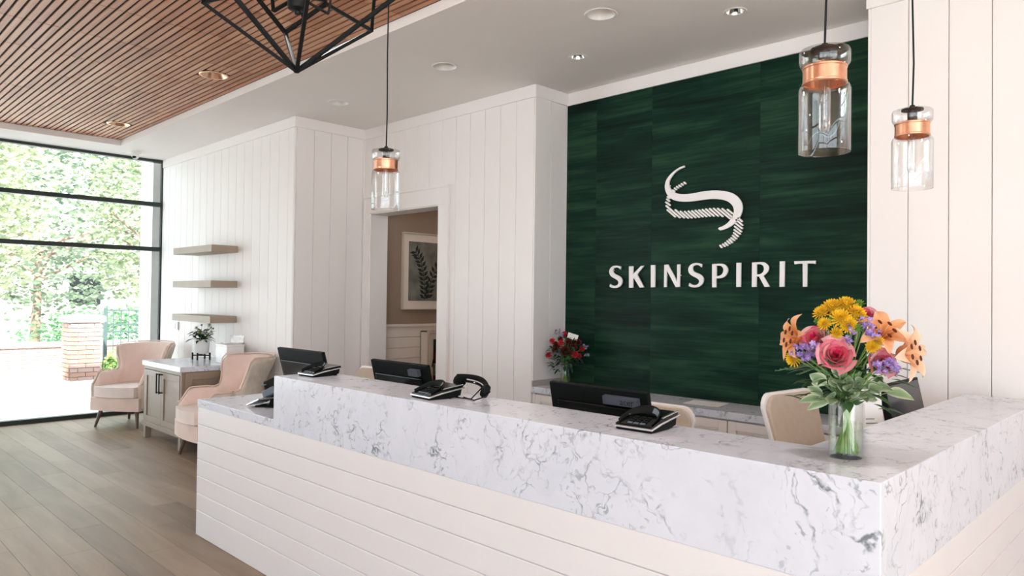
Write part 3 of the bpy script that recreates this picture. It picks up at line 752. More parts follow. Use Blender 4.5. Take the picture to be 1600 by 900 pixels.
# white sign holder with a printed sheet
sh = thing('sheet_holder', 'white upright sheet holder with printed lines, just right of the flower vase', 'sign holder', (-1.02, 3.08, ZWK), math.radians(52))
MB().obox((0, 0, .005), (.085, 0, 0), (0, .045, 0), (0, 0, .005)).build('base', MT['white_plastic'], sh, bevel=.002)
xf(BX(-.085, .085, -.003, .003, 0, .40), Matrix.Translation((0, 0, .01)) @ Matrix.Rotation(-.12, 4, 'X')).build('sheet', MT['paper'], sh)
ln = MB()
for k in range(11): ln.box(.01, .06-.012*(k % 3), -.0045, -.0032, .10+k*.017, .1035+k*.017)
xf(ln, Matrix.Translation((0, 0, .01)) @ Matrix.Rotation(-.12, 4, 'X')).build('printed_lines', MT['ink'], sh)

# ------------------------------------------------------------------ swivel chairs behind the desk
def swivel(label, loc, rz, top, recline=.16):
    t = thing('swivel_chair', label, 'chair', (loc[0], loc[1], 0), rz, 'tan swivel chairs behind the counter')
    sz = top-.56
    H = .52; zb = top-H
    def plate(y0, y1, w, inset, nm, mat, rad=.07):
        lp = []
        hw = w/2
        for cx_, cz_, a0 in ((hw-rad, H-inset-rad, 0), (-hw+rad, H-inset-rad, PI/2), (-hw*.86+rad, inset+rad, PI), (hw*.86-rad, inset+rad, 1.5*PI)):
            for k in range(5): a = a0+PI/2*k/4; lp.append((cx_+rad*math.cos(a), cz_+rad*math.sin(a)))
        def to3(x, z, d):
            y = y0+(y1-y0)*d - 0.0
            curve = .35*x*x + .10*(z/H-.45)**2*2
            return Vector((x, .22 + y - curve*.6 + recline*(z-H*.35), zb+z))
        m = MB(); m.prism([lp], to3, 1.0)
        return m.build(nm, mat, t, bevel=.006, seg=2)
    plate(-.022, 0.0, .45, .012, 'upholstery', MT['chair_tan']); plate(.0005, .022, .475, 0, 'back_shell', MT['white_plastic'])
    BX(-.24, .24, -.25, .22, sz-.05, sz+.025).build('seat', MT['chair_tan'], t, bevel=.03, seg=3)
    BX(-.225, .225, -.235, .21, sz-.07, sz-.05).build('seat_pan', MT['white_plastic'], t, bevel=.006)
    MB().bar((0, .17, sz-.06), (0, .245, zb+.06), .06, .018, up=(0, 1, 0)).build('back_stem', MT['white_plastic'], t)
    MB().lathe([(.03, .10), (.03, .22), (.02, .22), (.02, sz-.07)], n=14, caps=True).build('gas_column', MT['chrome'], t, smooth=True)
    for k in range(5):
        a = 2*PI*k/5+.3; c, s = math.cos(a), math.sin(a)
        l = MB().bar((c*.02, s*.02, .105), (c*.29, s*.29, .075), .04, .022).build('leg', MT['chrome'], t, bevel=.004)
        MB().lathe([(.0, -.012), (.027, -.012), (.027, .012), (.0, .012)], (0, 0, 0), 12, 'X').build('caster', MT['black_plastic'], l).location = (c*.28, s*.28, .0275)
    return t
swivel('tan swivel chair showing just its back top, left of the monitor at the doorway', (-4.62, 2.98), 0, .955)
swivel('tan white-rimmed swivel chair, mostly hidden behind the acer monitor', (-2.13, 3.0), 0, .96)
swivel('tan white-edged swivel chair standing tall left of the flower vase', (-1.25, 3.47), math.radians(84), 1.06, .30)

# ------------------------------------------------------------------ pendant lamps
def pendant(label, x, y, ztop):
    t = thing('pendant_lamp', label, 'lamp', (x, y, 1.908), group='glass pendant lamps')
    MB().lathe([(.0655, .002), (.0665, 0), (.067, .004), (.067, .172), (.0635, .182), (.054, .186)], n=40).build('glass_shade', MT['glass'], t, smooth=True, fixn=False)
    MB().lathe([(.054, .186), (.058, .188), (.058, .192), (.0563, .194), (.0563, .228), (.058, .230), (.058, .234), (.054, .236)], n=40).build('copper_band', MT['copper'], t, smooth=True)
    MB().lathe([(.054, .236), (.062, .238), (.066, .246), (.066, .275), (.0635, .281), (.030, .283)], n=40).build('glass_cap', MT['glass'], t, smooth=True, fixn=False)
    MB().lathe([(.0, .281), (.036, .281), (.036, .287), (.010, .289), (.008, .300), (.0, .300)], n=24).build('cover_disc', MT['black_metal'], t, smooth=True)
    MB().lathe([(.0, .28), (.016, .28), (.016, .235), (.013, .232), (.0, .232)], n=20).build('socket', MT['black_metal'], t, smooth=True)
    MB().lathe([(.0, .232), (.013, .230), (.0155, .215), (.0155, .07), (.010, .058), (.0, .055)], n=20).build('tube_bulb', MT['bulb'], t, smooth=True, fixn=False)
    MB().lathe([(.0015, .23), (.0015, .09)], n=6).build('filament_rod', MT['silver'], t)
    h = ztop-1.908
    MB().tube([(0, 0, .298), (.004, 0, .45), (-.003, .001, .75), (.002, 0, 1.0), (0, 0, h-.02)], .0033, 8).build('cord', MT['black_metal'], t, smooth=True)
    MB().lathe([(.0, h-.022), (.055, h-.022), (.06, h-.016), (.06, h-.0005), (.0, h-.0005)], n=24).build('canopy', MT['black_metal'], t, smooth=True)
pendant('clear glass pendant lamp with a copper band, hanging beside the doorway', -2.822, 2.0, ZS)
pendant('clear glass pendant lamp with a copper band, hanging before the green panels', -.779, 2.0, ZS)
pendant('clear glass pendant lamp with a copper band, hanging before the white wall', -.795, 2.84, ZC)

# ------------------------------------------------------------------ cage chandelier
V0 = Vector((-2.377, 1.290, 2.305)); PHI = .68068
ch = thing('cage_chandelier', 'black faceted wire cage chandelier under the wood slats', 'chandelier', V0)
r1v = [Vector((.36*math.cos(PHI+k*PI/3), .36*math.sin(PHI+k*PI/3), .26)) for k in range(6)]
r2v = [Vector((.28*math.cos(PHI+PI/6+k*PI/3), .28*math.sin(PHI+PI/6+k*PI/3), .36)) for k in range(6)]
hub = Vector((0, 0, .66))
for k in range(6):
    for a, b_ in ((Vector((0, 0, 0)), r1v[k]), (r1v[k], r2v[k]), (r1v[k], r2v[k-1]), (r2v[k], hub)):
        MB().bar(a, b_, .013).build('bar', MT['black_metal'], ch)
MB().lathe([(.0, .205), (.010, .207), (.013, .215), (.009, .222), (.034, .226), (.036, .232), (.036, .34), (.02, .345), (.008, .35), (.008, ZS-V0.z-.03), (.0, ZS-V0.z-.03)], n=20).build('stem', MT['black_metal'], ch, smooth=True)
MB().lathe([(.0, ZS-V0.z-.032), (.07, ZS-V0.z-.032), (.075, ZS-V0.z-.02), (.075, ZS-V0.z-.0005), (.0, ZS-V0.z-.0005)], n=24).build('canopy', MT['black_metal'], ch, smooth=True)
for k in range(6):
    a = PHI+PI/6+k*PI/3+.18; c, s = math.cos(a), math.sin(a)
    arm = MB()
    arm.bar((c*.03, s*.03, .262), (c*.115, s*.115, .236), .016, .004, up=(0, 0, 1)).bar((c*.115, s*.115, .235), (c*.125, s*.125, .31), .016, .004, up=(c, s, 0)).bar((c*.125, s*.125, .31), (c*.03, s*.03, .325), .016, .004, up=(0, 0, 1))
    o = arm.build('arm', MT['black_metal'], ch)
    MB().lathe([(.0, .31), (.016, .31), (.016, .35), (.0, .35)], (c*.115, s*.115, 0), 14).build('socket', MT['black_metal'], o, smooth=True)
    MB().lathe([(.0, .35), (.011, .352), (.017, .385), (.013, .41), (.0, .43)], (c*.115, s*.115, 0), 12).build('bulb', MT['bulb'], o, smooth=True)

# ------------------------------------------------------------------ recessed lights, camera, small fittings
dl = ['recessed white downlight with the widest rim, top of the white ceiling by the green wall', 'recessed white downlight in the ceiling above the white corner left of the green wall', 'recessed white downlight in the ceiling nearest the jog in the boarded wall',
      'small chrome downlight in the white ceiling nearest the right-hand pendant', 'small chrome downlight in the white ceiling above the emblem, nearer the corner']
for (x, y, r, kd), lb in zip(CANS, dl):
    t = thing('recessed_downlight', lb, 'light', (x, y, ZC), group='downlights in the white ceiling')
    mw = MT['white_plastic'] if kd == 'white' else MT['chrome']
    MB().lathe([(r-.006, -.0005), (r-.004, -.004), (r+.008, -.004), (r+.011, -.0005)], n=36).build('rim', MT['white_plastic'], t, smooth=True)
    MB().lathe([(r-.004, -.001), (r*.55, .085), (r*.5, .09), (0, .09)], n=36).build('reflector', mw, t, smooth=True, fixn=False)
    MB().lathe([(0, .078), (r*.42, .08), (r*.42, .088), (0, .089)], n=24).build('lens', MT['white_plastic'], t, smooth=True)
for q, (x, y, r) in enumerate(SLIGHTS+ADDED_LAMPS):
    lb = ('copper recessed downlight in the wood slats nearest the chandelier', 'copper recessed downlight in the wood slats nearest the window')[q] if q < 2 else 'added unseen lit copper downlight in the wood slats, ' + ('above the middle of the counter', 'above the near corner of the counter', 'farthest right above the lobby', 'toward the front wall near the window', 'toward the front wall behind the chandelier')[q-2]
    t = thing('slat_downlight', lb, 'light', (x, y, ZS), group='downlights in the wood slats' if q < 2 else 'added unseen downlights in the wood slats')
    if q > 1:  # only the added, unseen downlights shine; the visible pair stays unlit
        l = bpy.data.lights.new('added_downlight_bulb', 'AREA'); l.shape = 'DISK'; l.size = .15; l.energy = 8.5; l.color = (1, .97, .94)
        o = bpy.data.objects.new('added_downlight_bulb', l); COL.objects.link(o); o.location = (x, y, ZS-.006)
    MB().lathe([(r-.006, .0), (r-.004, -.004), (r+.008, -.004), (r+.012, .0005)], n=36).build('rim', MT['copper_can'], t, smooth=True)
    MB().lathe([(r-.004, -.001), (r*.8, .03), (r*.75, .04), (0, .042)], n=36).build('reflector', MT['copper_can'], t, smooth=True, fixn=False)
dc = thing('dome_camera', 'small white security camera on the ceiling above the window', 'camera', (-9.34, 2.98, ZC))
MB().lathe([(.0, -.03), (.05, -.03), (.058, -.022), (.058, -.0005), (.0, -.0005)], n=28).build('base', MT['white_plastic'], dc, smooth=True)
MB().ball((.012, -.012, -.05), .042, 20, 14).build('ball', MT['white_plastic'], dc, smooth=True)
e = MB().ball((.0, 0, 0), .026, 16, 10, (1, 1, .6)).build('lens', MT['black_gloss'], dc, smooth=True); e.location = (.032, -.032, -.066); e.rotation_euler = (.6, .6, 0)
tf = thing('thermostat', 'small white wall device with a dark strip under the lowest shelf', 'thermostat', (-9.07, YA-.014, 1.10))
BX(-.035, .035, -.02, 0, -.04, .055).build('case', MT['white_plastic'], tf, bevel=.004)
BX(-.032, -.018, -.0215, -.0195, -.03, .04).build('dark_strip', MT['black_gloss'], tf)

# ------------------------------------------------------------------ floating shelves
for z, lb in ((2.012, 'taupe floating shelf, highest of the three by the window'), (1.640, 'taupe floating shelf, middle of the three by the window'), (1.268, 'taupe floating shelf, lowest of the three, above the flower pot')):
    o = BX(-8.49, -7.46, 3.123, YA-.0145, z-.072, z).build('wall_shelf', MT['taupe_shelf'], bevel=.002); tag(o, lb, 'shelf', 'floating shelves')

# ------------------------------------------------------------------ taupe cabinet with a marble top
KX0, KX1, KY0, KZ = -8.045, -7.05, 2.69, .80
kc = thing('side_cabinet', 'taupe two-door side cabinet with a marble top, between the pink armchairs', 'cabinet', (-7.55, 3.05, 0))
BX(KX0-.012, KX1+.012, KY0-.018, YA-.02, KZ-.05, KZ).build('marble_top', MT['marble'], kc, world=True, bevel=.0025)
BX(KX0, KX1, KY0+.022, YA-.024, .135, KZ-.051).build('body', MT['taupe'], kc, world=True)
kf = MB(); kf.box(KX0, KX0+.03, KY0, KY0+.022, .135, KZ-.051).box(KX1-.03, KX1, KY0, KY0+.022, .135, KZ-.051).box(KX0+.03, KX1-.03, KY0, KY0+.022, KZ-.085, KZ-.051)
kf.build('face_frame', MT['taupe'], kc, world=True, bevel=.002)
BX(KX0-.006, KX1+.006, KY0-.008, KY0+.03, .125, .175).build('base_rail', MT['taupe'], kc, world=True, bevel=.003)
BX(KX1-.03, KX1+.006, KY0+.03, YA-.024, .125, .175).build('base_rail', MT['taupe'], kc, world=True, bevel=.003)
for x in (KX0, KX1-.06):
    for y in (KY0, YA-.09): BX(x, x+.06, y, y+.06, 0, .126).build('leg', MT['taupe'], kc, world=True, bevel=.002)
def shaker(x0, x1, z0, z1, y0, nm, parent):
    fw = .062; d = MB(); y1 = y0+.020
    d.box(x0, x0+fw, y0, y1, z0, z1).box(x1-fw, x1, y0, y1, z0, z1).box(x0+fw, x1-fw, y0, y1, z1-fw, z1).box(x0+fw, x1-fw, y0, y1, z0, z0+fw)
    o = d.build(nm, MT['taupe'], parent, world=True, bevel=.002)
    p = BX(x0+fw, x1-fw, y0+.010, y1-.001, z0+fw, z1-fw).build('inset_panel', MT['taupe'], o); p.matrix_parent_inverse = Matrix.Translation(-parent.location)
    return o
kx = (KX0+KX1)/2
for x0, x1, hx in ((KX0+.032, kx-.0015, kx-.035), (kx+.0015, KX1-.032, kx+.035)):
    d = shaker(x0, x1, .178, KZ-.088, KY0-.006, 'door', kc)
    h = MB(); h.bar((hx, KY0-.04, .50), (hx, KY0-.04, .70), .012).bar((hx, KY0-.04, .51), (hx, KY0-.006, .51), .011).bar((hx, KY0-.04, .69), (hx, KY0-.006, .69), .011)
    h = h.build('handle', MT['black_metal'], d, bevel=.0015); h.matrix_parent_inverse = Matrix.Translation(-kc.location); h['label'] = 'black bar handle'
sp = MB(); fw = .07; y0, y1, z0, z1 = KY0+.03, YA-.03, .18, KZ-.055
sp.box(KX1, KX1+.016, y0, y0+fw, z0, z1).box(KX1, KX1+.016, y1-fw, y1, z0, z1).box(KX1, KX1+.016, y0+fw, y1-fw, z1-fw, z1).box(KX1, KX1+.016, y0+fw, y1-fw, z0, z0+fw)
sp.build('side_frame', MT['taupe'], kc, world=True, bevel=.002)

# ------------------------------------------------------------------ wing armchairs
def armchair(label, loc, rz):
    t = thing('wing_armchair', label, 'armchair', (loc[0], loc[1], 0), rz, 'blush wing armchairs')
    # plan path of the shell: left arm front -> back -> right arm front (chair faces -Y)
    def plan(a):
        w, f, bk, r = .290, -.30, .30, .20
        segs = [(-w, f), (-w, bk-r)]
        Ls = (bk-r)-f; La = r*PI/2; Lb = 2*(w-r); tot = 2*Ls+2*La+Lb; s = a*tot
        if s < Ls: return Vector((-w, f+s, 0)), Vector((-1, 0, 0))
        s -= Ls
        if s < La: g = s/r; return Vector((-w+r-r*math.cos(g), bk-r+r*math.sin(g), 0)), Vector((-math.cos(g), math.sin(g), 0))
        s -= La
        if s < Lb: return Vector((-w+r+s, bk, 0)), Vector((0, 1, 0))
        s -= Lb
        if s < La: g = s/r; return Vector((w-r+r*math.sin(g), bk-r+r*math.cos(g), 0)), Vector((math.sin(g), math.cos(g), 0))
        s -= La; return Vector((w, bk-r-s, 0)), Vector((1, 0, 0))
    def ztop(a):
        q = min(a, 1-a)      # 0 at the arm fronts, .5 at the middle of the back
        sm = lambda e0, e1, x: (lambda k: k*k*(3-2*k))(max(0, min(1, (x-e0)/(e1-e0))))
        arm = .47+.135*sm(0, .075, q)
        return arm+(.905-.605)*sm(.205, .285, q)+.012*sm(.3, .5, q)
    def shell(off, a, zf, zlow=.20):
        p, n = plan(a); q = min(a, 1-a); zt = ztop(a); z = zlow+(zt-zlow)*zf
        up = max(0, (z-.55)/.36)
        flare = -.045*math.sin(PI*min(1, max(0, (z-.45)/.33)))*(1 if q > .17 else 0) + .08*max(0, up-.45)
        lean = .16*max(0, z-.40)*(1 if q > .2 else .35*q/.2)
        fwd = -.10*max(0, up)*max(0, 1-abs(q-.27)/.12) if q < .40 else 0
        v = p + n*(off+flare) + Vector((0, lean+fwd, 0)); v.z = z
        if q < .06: v.y += .035*(1-(q/.06))*(0.6-abs(zf-.55))
        return v
    def layer(o0, o1, nm, mat, lip=.012, zlow=.20):
        nu = 49; m = MB(); rings = []
        for i in range(nu):
            a = i/(nu-1); ring = []
            for zf in (0, .2, .4, .6, .8, .97): ring.append(shell(o1, a, zf, zlow))
            mid = shell((o0+o1)/2, a, 1.0, zlow); mid.z += lip; ring.append(mid)
            for zf in (.97, .8, .6, .4, .2, 0): ring.append(shell(o0, a, zf, zlow))
            rings.append(ring)
        k = len(rings[0]); vs = [p for r in rings for p in r]
        fs = [(i*k+j, i*k+(j+1) % k, (i+1)*k+(j+1) % k, (i+1)*k+j) for i in range(nu-1) for j in range(k)]
        fs += [tuple(range(k)), tuple((nu-1)*k+j for j in reversed(range(k)))]
        m.add(vs, fs); return m.build(nm, mat, t, smooth=True, sub=1)
    layer(-.045, .012, 'inner_shell', MT['pink']); layer(.0125, .040, 'outer_shell', MT['linen'], .004)
    pts = []
    for i in range(61):
        a = i/60; p = shell(.013, a, 1.0); p.z += .010; pts.append(p)
    MB().tube(pts, .007, 8).build('piping', MT['pink_pipe'], t, smooth=True)
    # seat apron and cushion
    def rbox(w, y0, y1, z0, z1, nm, mat, bev, front=.03):
        m = MB(); n = 9; lp = []
        for i in range(n): x = -w+2*w*i/(n-1); lp.append((x, y0-front*(1-(x/w)**2)))
        lp += [(w, y1), (-w, y1)]
        m.prism([lp], lambda x, y, d: Vector((x, y, z0+d)), z1-z0); return m.build(nm, mat, t, bevel=bev, seg=4, smooth=True)
    rbox(.300, -.32, .27, .19, .335, 'apron', MT['pink'], .03)
    rbox(.246, -.33, .24, .34, .455, 'seat_cushion', MT['seat_pink'], .05, .045)
    for sx in (-1, 1):
        for sy, y0 in ((-1, -.24), (1, .22)):
            MB().tube([(sx*.220, y0, .20), (sx*.262, y0+sy*.045, 0)], [.024, .013], 12).build('leg', MT['leg'], t, smooth=True)
    return t
armchair('pale pink wing armchair by the window, left of the taupe cabinet', (-8.93, 2.88), math.radians(35))
armchair('pale pink wing armchair at the near end, between cabinet and reception counter', (-6.668, 2.915), math.radians(-3))

# ------------------------------------------------------------------ flowers
rnd = random.Random(21)
def lerp(a, b, t): return tuple(x+(y-x)*t for x, y in zip(a, b))
def orient(d, spin=0):
    d = Vector(d).normalized(); return d.to_track_quat('Z', 'Y').to_matrix().to_4x4() @ Matrix.Rotation(spin, 4, 'Z')
def place(mb, pos, d, spin=0, scale=1): return xf(mb, Matrix.Translation(pos) @ orient(d, spin) @ Matrix.Scale(scale, 4))
def rose_mesh(R, inner, outer, rim, n_ring=6):
    """tight spiral heart, then cupped petals that open and roll back towards the outside"""
    m = MB(); r_ = random.Random(int(R*1e5)); k = 0; N_ = 22 if n_ring > 5 else 15
    for k in range(N_):
        f = k/(N_-1); a0 = k*2.3999; r0 = R*(.08+.62*f**.8); wid = .95-.32*f; h = R*(1.25-.15*f+r_.uniform(-.08, .08))
        tilt = .05+.55*f**2; roll = .10+.34*f; edge = r_.uniform(.3, 1.0)
        def fn(u, v):
            a = a0+(u-.5)*2*wid; e = 1-.22*abs(2*u-1)**3; base = .25+.75*min(1, v*1.7)**.6
            r = (r0+R*tilt*v*.45)*base+R*roll*max(0, v-.78)*2.2
            if abs(2*u-1) > .8: r += R*.05*f
            z = -R*.65+h*v*e-R*roll*max(0, v-.82)*1.3-.12*R*f
            return Vector((r*math.cos(a), r*math.sin(a), z))
        def cf(u, v):
            c = lerp(inner, outer, min(1, f*1.25*(1-.35*edge)))
            c = lerp(c, outer, .8*max(0, 1-v*1.5)*min(1, f*3))
            return lerp(c, rim, max(0, (v-.66)/.34)*edge)
        m.grid(fn, 9, 8, colfn=cf)
    return m
def lily_mesh(L, W, base, mid, tip):
    m = MB()
    for j in range(6):
        a0 = 2*PI*j/6; w = W*(1 if j % 2 else .78)
        pts = []; p = Vector((.004, 0, 0)); ang = math.radians(62)
        for i in range(9):
            pts.append(p.copy()); s = i/8; ang = math.radians(66-112*s**1.3)
            p = p+Vector((math.cos(ang), 0, math.sin(ang)))*(L/8)
        def fn(u, v):
            i = min(7, int(u*8)); t = u*8-i; c = pts[i].lerp(pts[i+1], t)
            ww = w*math.sin(PI*min(1, .10+.90*u)**.85)**.8*(1 if u < .98 else .3); s = (v-.5)*2
            q = Vector((c.x, s*ww/2, c.z+.18*ww*abs(s)**1.5+.012*math.sin(u*9+j)*abs(s)*.3))
            return Matrix.Rotation(a0, 3, 'Z') @ q
        m.grid(fn, 12, 5, colfn=lambda u, v: lerp(lerp(base, mid, min(1, u*2)), tip, max(0, u*1.5-.5)*(.5+.5*abs(v-.5)*2)))
    return m
def stamens(L):
    m = MB()
    for j in range(6):
        a = 2*PI*j/6+.3; e = Vector((.26*L*math.cos(a), .26*L*math.sin(a), .52*L))
        m.cur = (.85, .55, .30); m.tube([(0, 0, 0), e*.55+Vector((0, 0, .1*L)), e], .0011, 5)
        m.cur = (.12, .025, .012); m.ball(e, .0042, 6, 4, (1.0, 2.0, .7))
    return m
def mum_mesh(R, c1, c2, dome=.55, petals=70, centre=None):
    m = MB()
    for k in range(petals):
        f = (k+.5)/petals; a = k*2.39996; r = R*math.sqrt(f); el = math.radians(78-82*f**1.2)
        b = Vector((math.cos(a), math.sin(a), 0)); side = Vector((-math.sin(a), math.cos(a), 0))
        o = b*r*.45+Vector((0, 0, R*dome*(1-f*.8))); d = b*math.cos(el)+Vector((0, 0, math.sin(el)))
        l = R*(.30+.32*f); w = R*.085
        tip = o+d*l; c = lerp(c1, c2, rnd.random())
        if centre and f < .18: c = centre
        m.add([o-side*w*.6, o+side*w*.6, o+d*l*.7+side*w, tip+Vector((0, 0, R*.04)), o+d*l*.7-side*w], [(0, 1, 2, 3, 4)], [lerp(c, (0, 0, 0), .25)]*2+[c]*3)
    m.cur = lerp(c1, (.05, .1, .02), .4); m.ball((0, 0, R*dome*.3), R*.42, 8, 6, (1, 1, .7))
    return m
def floret_cluster(pts, r, c1, c2, eye=(.85, .82, .9)):
    m = MB()
    for p in pts:
        p = Vector(p); d = Vector((rnd.uniform(-1, 1), rnd.uniform(-1, 1), rnd.uniform(.1, 1))).normalized(); u, w = _frame(d); c = lerp(c1, c2, rnd.random())
        for j in range(5):
            a = 2*PI*j/5; e = u*math.cos(a)+w*math.sin(a); s = -u*math.sin(a)+w*math.cos(a)
            m.add([p, p+e*r*.6+s*r*.38+d*r*.25, p+e*r+d*r*.35, p+e*r*.6-s*r*.38+d*r*.25], [(0, 1, 2, 3)], [lerp(c, eye, .3), c, lerp(c, eye, .12), c])
        m.cur = eye; m.ball(p+d*r*.12, r*.16, 5, 3); m.cur = c; m.ball(p-d*r*.2, r*.3, 5, 4)
    return m
def leaf_mesh(m, o, d, L, W, c1, c2, droop=.6, n=7, fold=.25, side=None):
    o, d = Vector(o), Vector(d).normalized(); s = side or d.cross(Vector((0, 0, 1)))
    if s.length < .05: s = Vector((1, 0, 0))
    s = s.normalized(); up = s.cross(d).normalized()
    def fn(u, v):
        c = o+d*L*u*(1-.15*u*droop)-Vector((0, 0, 1))*L*droop*.5*u*u
        w = W*math.sin(PI*min(1, .04+.96*u)**.8)**.9/2; k = (v-.5)*2
        return c+s*k*w+up*w*fold*abs(k)
    m.grid(fn, n, 5, colfn=lambda u, v: lerp(c1, c2, max(0, abs(v-.5)*2-.45)/.55))

VB_ = Vector((-.747, 2.083, ZUP))
vs_ = thing('glass_vase', 'clear straight glass vase of stems and water near the counter corner', 'vase', VB_)
MB().lathe([(.0, .0), (.041, .0), (.0455, .004), (.0455, .150), (.0440, .1515), (.0425, .150), (.0425, .012), (.0, .010)], n=40).build('glass', MT['vase'], vs_, smooth=True, fixn=False)
MB().lathe([(.0, .0115), (.0420, .0125), (.0420, .095), (.0, .0955)], n=36).build('water', MT['water'], vs_, smooth=True)
RV, TV, UV = Vector((.942, .338, 0)), Vector((.338, -.942, 0)), Vector((0, 0, 1))
KP = .00178
def bp(px, py, t=0): return RV*(px-1322)*.00164*(1-t*.45) + UV*((722-py)*KP*(1-t*.45)+t*.19) + TV*t
bq = thing('flower_bouquet', 'large mixed bouquet of orange lilies, pink roses and yellow chrysanthemums in the glass vase', 'flowers', VB_+Vector((0, 0, .012)))
neck = Vector((0, 0, .14))
def stemto(p, parent, r=.0022, foot=None):
    a = rnd.uniform(0, 6.28); f = foot or Vector((.028*math.cos(a), .028*math.sin(a), .003))
    p = Vector(p); nk = neck+Vector((-f.x*.5, -f.y*.5, 0)); mid = nk.lerp(p, .5)+Vector((0, 0, .02))
    return MB().tube([f, f.lerp(nk, .5), nk, mid, p], r, 6).build('stem', MT['stem'], parent, smooth=True)
OB, OM, OT = (.74, .22, .04), (.84, .33, .10), (.90, .62, .42)
PB, PM_, PT = (.82, .34, .12), (.88, .50, .28), (.92, .72, .58)
def dirv(x, y, t): return RV*x+UV*y+TV*t
def add_lily(px, py, t, d, L, cols, spin=0, lab=None):
    p = bp(px, py, t); o = place(lily_mesh(L, L*.50, *cols), p, d, spin).build('lily', MT['petal'], bq, smooth=True, col=True, fixn=False)
    if lab: o['label'] = lab
    place(stamens(L), p, d, spin).build('stamen', MT['petal'], o, col=True)
    stemto(p-Vector(d).normalized()*.004, o, .0026)
add_lily(1254, 549, .03, dirv(-.95, .22, .55), .088, (OB, OM, OT), .2, 'orange lily')
add_lily(1372, 545, .03, dirv(.25, .75, .8), .092, (OB, OM, OT), .5, 'orange lily')
add_lily(1396, 566, .05, dirv(.85, .15, .45), .100, (PB, PM_, PT), .1, 'pale peach lily')
ROSES = [(1305, 572, .10, (.12, .42, .9), .054), (1272, 547, .055, (-.35, .6, .75), .044), (1376, 581, .07, (.35, .35, .85), .041), (1349, 510, -.01, (.1, .7, .6), .036)]
for px_, py_, t, d, R in ROSES:
    p = bp(px_, py_, t); dd = dirv(*d)
    o = place(rose_mesh(R*.88, (.62, .012, .075), (.92, .72, .70), (.72, .02, .12)), p, dd, rnd.random()*3).build('rose', MT['petal'], bq, smooth=True, col=True, fixn=False)
    s = MB(); s.cur = (.10, .22, .06)
    for k in range(5):
        a = 2*PI*k/5; leaf_mesh(s, (0, 0, -R*.5), (math.cos(a), math.sin(a), .3), R*.9, R*.3, (.10, .22, .06), (.14, .28, .09), .3, 5)
    place(s, p, dd).build('sepal', MT['leafcol'], o, smooth=True, col=True, fixn=False)
    stemto(p-dd.normalized()*R*.5, o, .003)
Y1, Y2 = (.86, .50, .012), (.90, .62, .04)
for px_, py_, t, d, R in ((1300, 500, .05, (-.2, .75, .6), .034), (1320, 497, .045, (0, .8, .55), .036), (1335, 508, .06, (.25, .6, .7), .031), (1312, 515, .085, (0, .45, .9), .031),
                          (1325, 524, .09, (.1, .2, .95), .026), (1283, 507, .06, (-.4, .6, .7), .025), (1288, 523, .085, (-.3, .3, .9), .020), (1306, 537, .085, (.2, .2, .9), .018),
                          (1240, 579, .05, (-.5, -.15, .8), .026), (1361, 556, .085, (-.1, .1, 1), .019), (1367, 549, .08, (.1, .3, .9), .022)):
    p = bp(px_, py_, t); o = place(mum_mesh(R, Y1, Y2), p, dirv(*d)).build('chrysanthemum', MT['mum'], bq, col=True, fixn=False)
    stemto(p, o, .0018)
for px_, py_, t, R in ((1341, 493, .03, .016), (1339, 531, .095, .015), (1299, 516, .09, .010), (1276, 521, .07, .010)):
    p = bp(px_, py_, t); o = place(mum_mesh(R*1.1, (.10, .33, .03), (.26, .46, .10), .8, 46), p, dirv(0, .7, .6)).build('green_button_mum', MT['mum'], bq, col=True, fixn=False)
    stemto(p, o, .0018)
for px_, py_, t, n, sx, sy in ((1253, 566, .085, 22, 19, 9), (1246, 574, .07, 10, 12, 6), (1270, 556, .10, 7, 7, 5), (1262, 578, .08, 7, 9, 5), (1351, 521, .075, 18, 11, 8), (1328, 533, .095, 10, 5, 12), (1361, 537, .085, 12, 9, 6),
                               (1363, 543, .085, 8, 7, 4), (1381, 585, .115, 24, 14, 9), (1327, 549, .1, 5, 4, 5), (1393, 590, .10, 6, 7, 5)):
    c0 = bp(px_, py_, t); pts = [c0+RV*rnd.uniform(-1, 1)*sx*KP+UV*rnd.uniform(-1, 1)*sy*KP+TV*rnd.uniform(-.012, .012) for _ in range(n)]
    o = floret_cluster(pts, .0088, (.24, .13, .50), (.42, .28, .70)).build('statice', MT['petal'], bq, col=True, fixn=False)
    stemto(c0, o, .0016)
